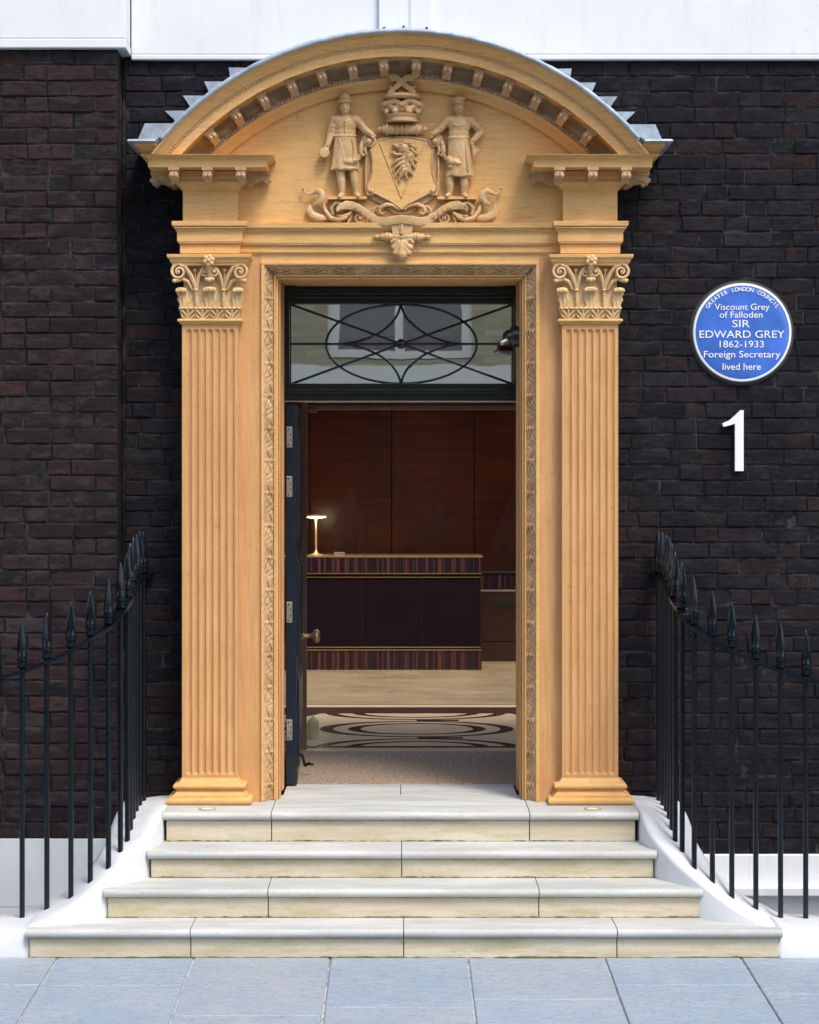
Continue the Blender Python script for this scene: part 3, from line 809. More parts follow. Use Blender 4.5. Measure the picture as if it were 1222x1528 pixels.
# stepped lead flashings on the brick face
fl = [((343, 100), (392, 101), (372, 128), (346, 119)), ((306.6, 121), (357, 121), (340, 150), (315, 140)), ((274.7, 142), (326, 142), (312, 172), (288, 162)),
      ((247.7, 164.6), (297, 164.6), (290, 196), (265.7, 182)), ((218, 183.5), (275, 183.5), (262, 215), (206, 211))]
for sgn in (-1, 1):
    for k, q in enumerate(fl):
        y = WALL_Y - .012 - .003 * (k % 2)
        pts = [(sgn * (598.5 - px) * (D0 + y) / F, gz(py + (0 if sgn < 0 else 1.5), y)) for px, py in q]
        m = MB(); m.prism(pts, y - .003, y); D(m, 'lead_flashing', LEAD, 0)

# ---------------------------------------------------------------- carved arms
SA = F / (D0 + TY)
def A(px, py, dep=0.0):
    y = TY - dep / SA
    return (gx(px, y), y, gz(py, y))
def pr_(v): return v / SA
def tubeA(mb, pts, r, n=7, sy=1.0): mb.tube([A(*p) for p in pts], [pr_(q) for q in r] if isinstance(r, (list, tuple)) else pr_(r), n, sy)
def ellA(mb, p, r, rot=None): mb.ell(A(*p), tuple(pr_(q) for q in r), 12, 8, rot)
def capA(mb, a, b, ra, rb=None): mb.cap(A(*a), A(*b), pr_(ra), pr_(ra if rb is None else rb))
def mirror(pts): return [(1200 - p[0],) + tuple(p[1:]) for p in pts]

# shield
half = [(600, 203.5), (582, 205), (564.6, 208.7), (559, 215), (553.7, 223.4), (556, 232), (557, 242), (556, 256), (553, 266), (549, 274), (549, 281), (554, 287.5), (561.6, 288), (570, 292.5), (579, 297), (588, 302), (594, 306.5), (600, 312)]
outline = half + mirror(half[1:-1])[::-1]
m = MB(); y0, y1 = TY - 9/SA, TY + .001
m.prism([(A(p[0], p[1], 9)[0], A(p[0], p[1], 9)[2]) for p in outline], y0, y1)
arms = D(m, 'shield', PAINT, 0, .004)
m = MB(); tubeA(m, [(p[0], p[1], 9) for p in outline + outline[:2]], 1.5, 6)
r = m.build('rim', CARVED, None, 60); reparent(r, dc); r.parent = arms; r.matrix_parent_inverse = Matrix.Translation(dc.location).inverted() if False else arms.matrix_parent_inverse.copy()
def S(mb_or_me, name, mat=CARVED, smooth=60):
    """sub-part of the carved arms (authored in world space)"""
    o = mb_or_me.build(name, mat, None, smooth) if isinstance(mb_or_me, MB) else link(name, mb_or_me, mat, None, 180)
    o.parent = arms
    o.matrix_parent_inverse = Matrix.Identity(4)
    return o
arms.parent = dc; arms.matrix_parent_inverse = Matrix.Translation(dc.location).inverted()
r.matrix_parent_inverse = Matrix.Identity(4)
for q in ((567, 212), (633, 212)):
    m = MB(); tubeA(m, [(q[0], q[1], 9.6), (600, 295, 9.6)], 1.0, 6); S(m, 'pile_line', PAINT, 60)
# cartouche behind the shield
m = MB()
bk = [(600, 199), (570, 203), (556, 212), (545, 222), (545, 290), (558, 298), (574, 307), (588, 318), (600, 320)]; bo = bk + mirror(bk[1:-1])[::-1]
m.prism([(A(p[0], p[1], 3)[0], A(p[0], p[1], 3)[2]) for p in bo], TY - 4/SA, TY + .001)
S(m, 'cartouche', CARVED, 0)
for mir in (False, True):
    f_ = (lambda p: mirror(p)) if mir else (lambda p: p)
    m = MB()
    tubeA(m, f_([(547, 226, 5), (546.5, 250, 6), (546.5, 280, 6), (550, 290, 7), (556, 290, 8), (558, 285, 9), (555, 281, 10)]), [1.6, 2, 2.2, 2.4, 2.2, 2, 1.6])
    ellA(m, f_([(555.5, 284.5, 10)])[0], (3, 3, 3.4))
    pts = []
    for i in range(26):                                    # scroll that the figure rests a hand on
        t = i / 25; a = PI * .9 - 2 * PI * 1.25 * t; q = 9.2 * (1 - .45 * t); pts.append((551.5 + q * math.cos(a), 210 - q * math.sin(a), 8 + 3 * t))
    tubeA(m, f_(pts), [3.2 - 1.2 * i / 25 for i in range(26)]); ellA(m, f_([(551.5, 210.5, 12)])[0], (5, 5, 5))
    tubeA(m, f_([(543, 207, 7), (540, 216, 8), (538.5, 226, 8), (541, 232, 9), (546, 230, 9)]), [2.6, 4, 4.4, 3.4, 1.8]); tubeA(m, f_([(547, 214, 8), (545, 224, 9), (548, 230, 9)]), [2, 2.8, 1.5])
    tubeA(m, f_([(539, 226, 8), (536, 236, 8), (531, 241, 9)]), [3, 3.4, 2.5])
    tubeA(m, f_([(597, 313, 7), (588, 306.5, 7), (578, 304.5, 8), (568, 309, 9), (566, 316, 9), (571, 320, 9), (575, 317, 9)]), [2, 3, 3.4, 3.4, 3, 2.5, 2])
    tubeA(m, f_([(566, 307, 6), (560, 310, 6), (556, 318, 6), (561, 322, 7)]), [2, 2.6, 2.6, 2])
    S(m, 'scroll_ornament')
    # banner tail and foliate scroll
    m = MB()
    tubeA(m, f_([(453, 281, 8), (455.5, 287.5, 8), (462, 290, 8), (469, 286, 8)]), [2.2, 1.5, 1.8, 3.5], 8, .6); ellA(m, f_([(453, 280.5, 8)])[0], (2.4, 2.4, 2.4))
    pts = f_([(467, 287.5, 8), (473, 284, 9), (479, 286.5, 10), (481, 294, 10), (477, 301, 9), (469, 304.5, 7)])
    tubeA(m, pts, [3, 4.6, 5.6, 6, 5, 2.5], 10, .5)
    tubeA(m, f_([(463, 305, 5), (461, 312, 6), (466, 320, 7), (476, 324, 7), (486, 324.5, 6), (494, 323.5, 4)]), [2, 5, 6, 5.5, 4, 2], 10, .35)
    S(m, 'banner_tail')
    m = MB()
    pts = [(483, 303, 5), (486, 314, 7), (494, 325, 8), (507, 328, 9), (517, 324, 10), (520, 321, 10)]
    tubeA(m, f_(pts), [2, 3.4, 3.8, 3.8, 3, 1.5])
    tubeA(m, f_([(497, 320, 7), (495, 309, 8), (502, 302, 9), (510, 304, 10), (512, 311, 11), (506, 314, 11), (502, 310, 11)]), [2.5, 3, 3.2, 3, 2.8, 2.2, 1.8]); ellA(m, f_([(505.5, 310, 12)])[0], (3, 3, 3))
    tubeA(m, f_([(503, 322, 7), (512, 323, 9), (522, 319, 9), (527, 313, 8)]), [2, 3.4, 3, 1])
    pts = []
    for i in range(30):
        t = i / 29; a = PI * .5 + 2 * PI * 1.6 * t; q = 9.6 * (1 - .8 * t); pts.append((537 - q * math.cos(a), 324.5 - q * math.sin(a), 6 + 3 * t))
    tubeA(m, f_(pts), [2.3 - .9 * i / 29 for i in range(30)]); ellA(m, f_([(537, 324.5, 9)])[0], (2.5, 2.5, 2.5))
    tubeA(m, f_([(526, 318, 5), (522, 326, 6), (519.5, 334, 6)]), [1.5, 3, 1.5])
    S(m, 'foliate_scroll')
    m = MB(); p0, p1 = sorted((A(490, 0, 8)[0], A(548, 0, 8)[0])) if not mir else sorted((A(652, 0, 8)[0], A(710, 0, 8)[0]))
    m.box(p0, p1, TY - 15/SA, TY + .001, gz(298.5, TY), gz(294.5, TY)); q = S(m, 'figure_ledge', PAINT, 0)
# motto banner
hb = [(503, 312), (508, 308), (516, 305.5), (527, 306), (537, 310.5), (546, 317), (555, 324), (564, 329), (574, 330.5), (585, 328.5), (600, 326.5)]
cen = hb + mirror(hb[:-1])[::-1]; G = []; N = len(cen)
dep = lambda i: 15 + 4 * math.cos((i - (N-1)/2) * .55)
m = MB()
for i, (px, py) in enumerate(cen):
    h = 6.6 if 1 < i < N - 2 else 4.0; d = dep(i)
    G.append([A(px, py + h - 1, d - 3), A(px, py + h, d), A(px, py + h - 1.2, d + .8), A(px, py, d - .4), A(px, py - h + 1.2, d + .8), A(px, py - h, d), A(px, py - h + 1, d - 3)])
m.grid(G); ban = S(m, 'motto_banner', CARVED, 60)
for word, pos in (('FELL', [(531, 307.5, 38), (538.5, 311.5, 38), (546, 317.5, 38), (553, 323, 38)]), ('VERN', [(649, 321.5, -38), (656, 316, -38), (663, 311, -32), (670, 307.5, -25)])):
    for ch, (px, py, an) in zip(word, pos):
        me = text_mesh(ch, 1, .12, .02); sc = pr_(9)
        me.transform(Matrix.Translation(Vector(A(px, py, 16))) @ Matrix.Rotation(math.radians(an), 4, 'Y') @ Matrix.Rotation(PI/2, 4, 'X') @ Matrix.Scale(sc, 4))
        S(me, 'motto_letter', PAINT)

# figures: one fused body each
def figure(head, hat, sh, chest, waist, hem, legs, arms_, extra):
    m = MB()
    hx, hy = head
    ellA(m, (hx, hy, 13), (8, 9, 10.5)); ellA(m, (hx, hy + 6, 14), (6.4, 7, 6)); ellA(m, (hx, hy + 1.5, 21.5), (1.7, 3, 3.2)); ellA(m, (hx, hy - 3, 20), (6, 2, 1.4))
    ellA(m, (hx, hy + 6.5, 20), (3, 1.8, 1)); ellA(m, (hx - 7.6, hy + 1, 12), (1.6, 2, 3)); ellA(m, (hx + 7.6, hy + 1, 12), (1.6, 2, 3))
    ellA(m, (hx - 3.2, hy + 3.6, 19), (2.2, 2, 2)); ellA(m, (hx + 3.2, hy + 3.6, 19), (2.2, 2, 2))
    hat(m)
    capA(m, (hx, hy + 9, 11), (hx, hy + 17, 10), 5.5, 7)
    (a, b), (c2, d2) = sh
    capA(m, (a + 4, b + 3.5, 9.5), (c2 - 4, d2 + 3.5, 9.5), 8)
    cx_, cy_ = chest; wx, wy = waist; hx0, hx1, hy1 = hem
    ellA(m, (cx_, cy_, 10), (17.5, 10, 16)); ellA(m, ((cx_ + wx) / 2, (cy_ + wy) / 2 + 3, 10), (16, 9.5, 15)); ellA(m, (wx, wy, 10), (15.5, 9.5, 9))
    # coat skirt with folds
    R0 = []; n = 40; rows = 9; vs = []
    for i in range(rows):
        t = i / (rows - 1); cxx = wx + ((hx0 + hx1) / 2 - wx) * t; hw = 15.5 + ((hx1 - hx0) / 2 - 15.5) * t; py = wy - 2 + (hy1 - wy + 2) * t
        for j in range(n):
            an = 2 * PI * j / n; fo = 1 + .055 * t * math.cos(an * 9 + 1) + (.035 if t > .93 else 0)
            vs.append(A(cxx + hw * math.cos(an) * fo, py + 1.2 * t * math.sin(an * 5), 10 + 10.5 * math.sin(an) * fo))
    m.add(vs, [(i*n+j, i*n+(j+1) % n, (i+1)*n+(j+1) % n, (i+1)*n+j) for i in range(rows-1) for j in range(n)] + [tuple(range(n))[::-1], tuple(range((rows-1)*n, rows*n))])
    tubeA(m, [(wx + 16.6 * math.cos(t), wy, 10 + 10.4 * math.sin(t)) for t in [PI * k / 12 for k in range(13)]], 1.1)
    for (kx, ky), (ax, ay), (fx, fy) in legs:
        capA(m, (kx, ky - 6, 9), ((kx + ax) / 2 + .5, (ky + ay) / 2, 9.5), 7.2, 6.6); capA(m, ((kx + ax) / 2 + .5, (ky + ay) / 2, 9.5), (ax, ay, 9), 6.4, 4.6)
        capA(m, (ax, ay + 2, 9), (fx, fy - .5, 15), 4.4, 3.4)
    for pts, rr in arms_:
        for q in range(len(pts) - 1): capA(m, pts[q], pts[q+1], rr[q], rr[q+1])
        hxh = pts[-1]
        dx = pts[-1][0] - pts[-2][0]; dy = pts[-1][1] - pts[-2][1]; L = math.hypot(dx, dy); dx /= L; dy /= L
        for q in range(4):                                # fingers closing downwards
            off = (q - 1.5) * 1.5
            capA(m, (hxh[0] + dx * 2 - dy * off, hxh[1] + dy * 2 + dx * off, hxh[2] + 1), (hxh[0] + dx * 5.2 - dy * off, hxh[1] + dy * 5.2 + dx * off + 1.5, hxh[2] + 1.4), 1.2, 1.0)
        capA(m, (hxh[0] - dy * 2.6, hxh[1] + dx * 2.6, hxh[2] + 1.5), (hxh[0] + dx * 3 - dy * 3.2, hxh[1] + dy * 3 + dx * 3.2, hxh[2] + 3), 1.3, 1.1)
    extra(m)
    return sculpt(m, .0028, 1)
def bowler(m):
    ellA(m, (515, 145.5, 13), (9, 9.5, 8)); ellA(m, (515, 152, 14), (12.6, 12, 2.2)); tubeA(m, [(515 + 9.4 * math.cos(t), 150, 13 + 9.8 * math.sin(t)) for t in [2*PI*k/16 for k in range(17)]], .9)
def lx(m):
    m.lathe([(0, -pr_(6)), (pr_(7.5), -pr_(6)), (pr_(8.6), 0), (pr_(7.5), pr_(6)), (0, pr_(6))], A(484.5, 228, 12), 14, 'y')     # mallet head
    capA(m, (489, 219, 12), (485, 226, 12), 2)
    ellA(m, (523, 241, 19), (10, 4, 4.5)); ellA(m, (530, 239, 19), (6, 4, 3.5)); tubeA(m, [(506, 206, 19), (511, 222, 19.6), (514, 238, 19.8)], 1.2); tubeA(m, [(526, 206, 19), (529, 220, 19), (528, 236, 19)], 1.2); tubeA(m, [(499, 250, 13), (508, 250.5, 19), (518, 250, 20.5), (528, 250.5, 18.5), (535, 250, 13)], 1.4)
    for q in ((497, 188), (496, 194), (540, 187), (545, 190)): ellA(m, (q[0], q[1], 13), (4, 4, 1.4), Matrix.Rotation(.6 if q[0] > 520 else -.3, 3, 'Y'))
    tubeA(m, [(515.5, 180, 20), (515.5, 200, 19.5)], .8)
    for q in range(4): ellA(m, (515.5, 181 + q * 5, 20.6), (1.1, 1.1, 1.1))
me = figure((515.3, 159.5), bowler, ((499, 176), (533, 176)), (516, 186), (515.6, 202), (493, 537, 252.5),
            [((508, 254), (511, 288), (507, 293)), ((527.5, 254), (532, 287.5), (535, 292.5))],
            [([(499, 178, 9), (494.5, 199.5, 9), (489.5, 216, 12)], [7, 6.2, 4.2]), ([(533, 178, 9), (545.5, 193, 11), (555.5, 200, 15)], [7, 6, 4.2])], lx)
S(me, 'figure')['label'] = 'carved workman in a round brimmed hat and long apron holding a mallet'
def cap_(m):
    ellA(m, (684, 147.8, 12.5), (11, 10.5, 4.6)); ellA(m, (684.5, 152.5, 13), (8.8, 10, 3.4)); ellA(m, (687, 154, 19), (7, 6, 1.4))
def rx(m):
    ellA(m, (676, 241, 19), (11, 4.5, 5)); ellA(m, (683, 243, 20), (5, 4, 3)); ellA(m, (669, 237, 19), (5, 4, 5)); ellA(m, (671, 248, 18), (4, 3, 3))
    m.prism([(A(703, 214, 14)[0], A(703, 214, 14)[2]), (A(715, 224, 14)[0], A(715, 224, 14)[2]), (A(705, 234, 14)[0], A(705, 234, 14)[2])], TY - 16/SA, TY - 11/SA)
    tubeA(m, [(674, 185, 19), (683, 188, 20), (693, 185, 19)], .8); tubeA(m, [(678, 208, 19), (682, 222, 19.6), (686, 234, 20)], 1.2); tubeA(m, [(694, 208, 18.5), (696, 230, 19.4), (698, 255, 19.6)], 1.3)
    for q in ((663, 186), (658, 190), (709, 187), (713, 191)): ellA(m, (q[0], q[1], 13), (4, 4, 1.4), Matrix.Rotation(-.6 if q[0] < 690 else .6, 3, 'Y'))
me = figure((685, 160), cap_, ((667, 177), (702, 177)), (684.5, 187), (683.6, 205), (664.5, 706.5, 262),
            [((670, 265), (670, 288), (666, 292.5)), ((692, 265), (691.5, 288), (694.5, 293))],
            [([(667, 179, 9), (654, 193, 11), (646, 199, 15)], [7, 6, 4.2]), ([(702, 179, 9), (717, 196.5, 9), (706, 208.5, 14)], [7, 6.2, 4.2])], rx)
S(me, 'figure')['label'] = 'carved workman in a flat cap and long apron with one hand on his hip'

# lion's head on the shield
m = MB()
for p, r_ in [((603, 221, 12), (9, 6, 8.5)), ((595, 218, 13), (7, 5, 4)), ((590, 216.5, 14), (4.2, 4, 3.6)), ((587.5, 215.5, 14.5), (2, 2.5, 2.2)), ((594.5, 230, 12.5), (7, 4, 2.5)), ((589.5, 229, 12.5), (3, 3, 2)), ((598.5, 214.5, 16), (3.6, 2.6, 2)), ((601, 218.5, 17), (2, 1.6, 1.6)), ((613, 212.5, 14), (3.4, 3, 3.6)), ((606, 212.5, 13), (6, 4, 3.4)),
              ((608, 230, 11.5), (9, 5, 11)), ((604, 243, 11), (11, 4.5, 11)), ((601, 255, 10.5), (8, 3.6, 8))]: ellA(m, p, r_)
capA(m, (590, 225.5, 12), (583.5, 227, 13), 1.4, 1.2)
def lock(pts, r0):
    for q in range(len(pts) - 1): capA(m, pts[q], pts[q+1], r0 * (1 - .22 * q), r0 * (1 - .22 * (q + 1)))
for pts, r0 in [([(604, 235, 15), (594, 238, 14), (587, 243, 12), (584.5, 247, 11)], 2.6), ([(602, 242, 15), (594, 246, 14), (588, 252, 12), (588.5, 257, 11)], 2.8), ([(602, 248, 15), (596, 254, 13), (591, 260, 12), (592.5, 264, 11)], 2.8), ([(603, 253, 14), (599, 261, 13), (596, 267, 12), (598, 272, 11)], 3.0), ([(607, 252, 14), (606, 260, 13), (608, 266, 11)], 3.0), ([(609, 246, 14), (611, 255, 13), (615, 260, 11)], 3.0), ([(612, 238, 14), (616, 246, 13), (619, 250, 11)], 2.8), ([(613, 230, 14), (617, 237, 13), (621, 240, 11)], 2.8), ([(613, 222, 15), (618, 227, 13), (622, 229, 11)], 2.6), ([(613, 216, 15), (618, 219, 13), (621, 219, 11)], 2.4), ([(609, 226, 16), (605, 234, 15), (601, 244, 15)], 2.6), ([(611, 232, 16), (608, 241, 15), (605, 251, 14)], 2.6)]: lock(pts, r0)
S(sculpt(m, .0021, 1), 'lion_head')

# crown, cap and crest
m = MB()
m.lathe([(0, 0), (pr_(23.5), 0), (pr_(24), pr_(3)), (pr_(22), pr_(4.5)), (pr_(23), pr_(8)), (pr_(25), pr_(9.5)), (pr_(25), pr_(11)), (0, pr_(11))], A(600, 182.8, 8), 28, 'z', PI, 2*PI)
S(m, 'crown_band')
m = MB()
m.ell(A(600, 163, 8), (pr_(31), pr_(20), pr_(10)), 28, 10)
for q in range(8):
    a = PI + PI * (q + .5) / 8; nx = 600 + 30 * math.cos(a)
    capA(m, (600 + 29 * math.cos(a - .2), 158 + (3 if q % 2 else -3), 8 - 18 * math.sin(a - .2)), (600 + 29 * math.cos(a + .2), 158 + (-3 if q % 2 else 3), 8 - 18 * math.sin(a + .2)), 4, 4)
capA(m, (574, 155, 22), (590, 149, 27), 4, 4.5); capA(m, (590, 149, 27), (600, 155, 29), 4, 4); capA(m, (600, 155, 29), (610, 149, 27), 4, 4.5); capA(m, (610, 149, 27), (626, 155, 22), 4.5, 4)
S(sculpt(m, .003, 1), 'crown_cap')
m = MB()
for px, py, d, r_ in ((590, 164.5, 28, 5), (610, 164.5, 28, 5), (577, 166, 22, 4.4), (623, 166, 22, 4.4)): ellA(m, (px, py, d), (r_, r_, r_))
S(m, 'crown_pearl')
m = MB(); m.lathe([(0, -pr_(4)), (pr_(24), -pr_(5)), (pr_(28), -pr_(2)), (pr_(26), pr_(2)), (pr_(12), pr_(5)), (pr_(6.5), pr_(7)), (pr_(6.5), pr_(30)), (pr_(5.6), pr_(36)), (pr_(8), pr_(42)), (pr_(8.5), pr_(48)), (0, pr_(48))], A(600, 144, 12), 24, 'z'); S(m, 'crest_column')
for d in (-1, 1):
    m = MB(); X = lambda q: 600 + d * q
    yb = 24 + (1.5 if d > 0 else 0)
    pts = [(X(-21), 136.5), (X(-14), 129.5), (X(-6), 122.5), (X(0), 116), (X(6), 111.5), (X(14), 110), (X(21), 111.5), (X(23.5), 115), (X(18), 116), (X(14.5), 121), (X(10), 119.5), (X(4), 124), (X(-3), 130), (X(-10), 134.5), (X(-17.5), 140.5)]
    m.prism([(A(p[0], p[1], yb)[0], A(p[0], p[1], yb)[2]) for p in pts], TY - (yb + 1.6)/SA, TY - (yb - 1.2)/SA)
    tubeA(m, [(X(-17), 129, yb), (X(-10), 138, yb)], 1.5); ellA(m, (X(-17), 128.5, yb), (2, 2, 2)); ellA(m, (X(-10), 138.5, yb), (2, 2, 2))
    S(m, 'crossed_cleaver', CARVED, 30)
# turned baton under the crown
def baton(cx_, cy_, d, half_, r, bands, name):
    prof = [(0, -half_), (pr_(1), -half_ * .99), (r * .55, -half_ * .86), (r * .62, -half_ * .8), (r * .35, -half_ * .76)]
    prof += [(r * .8, -half_ * .72), (r * .8, -half_ * .66), (r * .95, -half_ * .62)]
    for q in bands: prof += [(r, q * half_ - pr_(1.6)), (r * 1.22, q * half_ - pr_(1)), (r * 1.22, q * half_ + pr_(1)), (r, q * half_ + pr_(1.6))]
    prof += [(a, -b_) for a, b_ in prof[:8][::-1]]
    m = MB(); m.lathe(prof, A(cx_, cy_, d), 16, 'x'); return S(m, name)
baton(600, 192.5, 10, pr_(39), pr_(7.6), (-.55, -.18, 0, .18, .55), 'baton')
baton(600, 353, 12, pr_(44), pr_(5.6), (-.5, -.42, .42, .5), 'baton')
# pendant below the banner
m = MB()
m.prism([(A(px, py, 14)[0], A(px, py, 14)[2]) for px, py in ((584, 333), (616, 333), (614, 345), (613, 354), (617, 360), (612, 362), (600, 358), (588, 362), (583, 360), (587, 354), (586, 345))], TY - 17/SA, TY + .001)
tubeA(m, [(600, 334, 17.5), (600, 344, 18)], 2.4); tubeA(m, [(596, 334, 17.5), (597.5, 343, 18)], 1); ellA(m, (600, 347, 17.5), (3.4, 2.5, 3.4)); tubeA(m, [(596.5, 353, 17.5), (600, 354.5, 18), (603.5, 353, 17.5)], .8)
for a, b in (((585, 361, 16), (588, 358, 17)), ((615, 361, 16), (612, 358, 17))): capA(m, a, b, 2.5, 2)
S(m, 'pendant_block', CARVED, 40)
m = MB()
for a, b, r0, r1 in [((600, 360, 15), (600, 380, 17), 4, 6), ((596, 361, 15), (588, 369, 16), 4, 4), ((604, 361, 15), (612, 369, 16), 4, 4), ((596, 367, 15), (590, 377, 16), 4.5, 4), ((604, 367, 15), (610, 377, 16), 4.5, 4), ((592, 363, 14), (585, 365, 14), 3, 2), ((608, 363, 14), (615, 365, 14), 3, 2), ((600, 380, 17), (600, 384, 18), 8, 5), ((597, 362, 18), (597.5, 374, 19), 1.4, 1.4), ((603, 362, 18), (602.5, 374, 19), 1.4, 1.4)]: capA(m, a, b, r0, r1)
S(sculpt(m, .0024, 1), 'pendant_leaf')

# ================================================================== steps, cheeks, railings
steps = thing('stone_steps', 'cream stone doorsteps with rounded nosings and green stained joints', 'steps', (0, -.7, 0))
ZS = [.576, .422, .284, .140, 0.0]
DN = [10.81, 10.546, 10.27, 10.02]                      # nosing fronts, distance from camera
ENDS = [(243, 953), (220, 980), (155, 1049), (38, 1168)]
JTS = [(405, 790), (600,), (400, 804), (284, 603, 921)]
def yd(d): return d - D0
NT = .042
for i in range(4):
    yf = yd(DN[i]); yb = yd(DN[i-1]) + .06 if i else .30
    xa, xb = gx(ENDS[i][0], yf), gx(ENDS[i][1], yf)
    js = [gx(p, yf) for p in JTS[i]]
    xs = [xa] + js + [xb]
    top, bot = ZS[i], ZS[i+1]
    for k in range(len(xs) - 1):
        a = xs[k] + (.0022 if k else 0); b = xs[k+1] - (.0022 if k < len(xs) - 2 else 0)
        nose = [(yf + NT/2 - NT/2 * math.cos(t) * 1.0, top - NT/2 + NT/2 * math.sin(t)) for t in [PI/2 - PI * q / 10 for q in range(11)]]
        # widen the back where the tread runs under the cheek
        m = MB(); m.prism_x([(yb, top)] + nose + [(yb, top - NT)], a, b)
        reparent(m.build('tread', TREAD, None, 35), steps)
        yr = yf + .030
        ra, rb = (a if k else a + .016), (b if k < len(xs) - 2 else b - .016)
        m = MB(); m.box(ra, rb, yr, yr + .12, bot - (.02 if i == 3 else .0), top - NT - .003); reparent(m.build('riser', RISER, None, 0, .003), steps)
    m = MB(); m.box(xa + .03, xb - .03, yf + .045, yb - .002 if i else .28, -.1, top - .006); reparent(m.build('joint_filling', JOINT), steps)
# moss and grime gathered along the foot of each riser
MOSS = mat_simple('moss_and_grime', (.115,.115,.045), 0.95, var=0.6, vscale=40, bs=0.6, bscale=120)
for i in range(4):
    yr = yd(DN[i]) + .030; xa, xb = gx(ENDS[i][0], yr) + .012, gx(ENDS[i][1], yr) - .012; rr = random.Random(40 + i); pts = []; rad = []; n_ = 120
    for q in range(n_ + 1):
        pts.append((xa + (xb - xa) * q / n_, yr + .001, ZS[i+1] + .0005)); rad.append(max(.0012, .0036 + rr.uniform(-.002, .003) + .002 * math.sin(q * .21 + i)))
    m = MB(); m.tube(pts, rad, 6); reparent(m.build('moss_line', MOSS, None, 60), steps)['kind'] = 'stuff'
    pts = [(p[0], yr - .002, ZS[i] - NT - .001) for p in pts]
    m = MB(); m.tube(pts, [.0022 + rr.uniform(-.001, .0015) for _ in pts], 6); reparent(m.build('moss_line', MOSS, None, 60), steps)['kind'] = 'stuff'
# threshold slab behind the landing
for a, b in ((-.632, .004), (.0075, .632)):
    m = MB(); m.box(a, b, .302, .70, ZL - .06, ZL + .001); reparent(m.build('threshold_slab', TREAD, None, 0, .002), steps)

CEN = [(-3.4,10.36,.128),(-2.3,10.36,.128),(-1.863,10.36,.128),(-1.741,10.36,.171),(-1.624,10.37,.225),(-1.531,10.39,.30),(-1.448,10.44,.361),(-1.399,10.52,.43),(-1.378,10.65,.465),(-1.38,10.85,.525),(-1.38,11.05,.555),(-1.375,11.345,.572)]
INN = [(-3.4,10.05,.120),(-2.3,10.05,.120),(-1.86,10.05,.124),(-1.785,10.068,.140),(-1.62,10.16,.205),(-1.475,10.275,.298),(-1.372,10.40,.368),(-1.302,10.51,.432),(-1.247,10.66,.500),(-1.222,10.82,.577),(-1.215,11.05,.584),(-1.21,11.345,.584)]
OUT = [(-3.4,10.50),(-2.3,10.50),(-1.93,10.50),(-1.82,10.50),(-1.71,10.50),(-1.62,10.52),(-1.555,10.56),(-1.512,10.62),(-1.497,10.72),(-1.492,10.9),(-1.492,11.08),(-1.492,11.345)]
def crom(P, sub=5):
    P = [Vector(p) for p in P]; out = []
    for i in range(len(P) - 1):
        a, b, c_, d = P[max(0, i-1)], P[i], P[i+1], P[min(len(P)-1, i+2)]
        for k in range(sub):
            t = k / sub
            out.append(.5 * ((2*b) + (c_ - a)*t + (2*a - 5*b + 4*c_ - d)*t*t + (3*b - a - 3*c_ + d)*t**3))
    out.append(P[-1]); return out
for sgn, label in ((1, 'swept white cheek wall on the left side of the steps, beside the plum brown wall'), (-1, 'swept white cheek wall on the right side of the steps, below the blue plaque')):
    ch = thing('cheek_wall', label, 'wall', (sgn * -1.6, -.7, 0), 'white cheek walls of the steps')
    m = MB(); G = []
    for c_, i_, o_ in zip(crom(CEN), crom(INN), crom([(*p, 0) for p in OUT])):
        xo = .012 if sgn < 0 else 0
        X = lambda p: sgn * p + xo
        ci, ii, oo = (X(c_.x), yd(c_.y), c_.z), (X(i_.x), yd(i_.y), i_.z), (X(o_.x), yd(o_.y), c_.z - .02)
        l = lambda a, b, t: tuple(a[k] + (b[k] - a[k]) * t for k in range(3))
        e1 = l(ii, ci, .12); e1 = (e1[0], e1[1], max(ii[2], e1[2]) + .002)
        ie = (ii[0], ii[1], ii[2] - .018)
        G.append([(ii[0], ii[1], -.06), ie, l(ie, e1, .35)[:2] + (ii[2] - .006,), e1, l(e1, ci, .5)[:2] + ((e1[2] + ci[2]) / 2 + .004,), ci, l(ci, oo, .8)[:2] + (ci[2] - .004,), oo, (oo[0], oo[1], -1.35)])
    m.grid(G); reparent(m.build('wall', CHEEK, None, 70), ch)

BARS = [(-3.19,10.36,.128,1.235),(-3.07,10.36,.128,1.235),(-2.95,10.36,.128,1.235),(-2.83,10.36,.128,1.236),(-2.71,10.36,.128,1.238),(-2.59,10.36,.128,1.240),(-2.47,10.36,.128,1.243),(-2.35,10.36,.128,1.25),(-2.23,10.36,.128,1.262),(-2.11,10.36,.128,1.28),(-1.987,10.36,.128,1.308),(-1.863,10.36,.128,1.343),(-1.741,10.36,.171,1.390),(-1.624,10.37,.225,1.445),(-1.531,10.39,.30,1.501),(-1.448,10.44,.361,1.556),(-1.399,10.52,.43,1.631),(-1.378,10.63,.452,1.684),(-1.378,10.75,.485,1.722),(-1.380,10.88,.52,1.752),(-1.381,11.01,.545,1.770),(-1.379,11.14,.56,1.776),(-1.372,11.26,.566,1.777)]
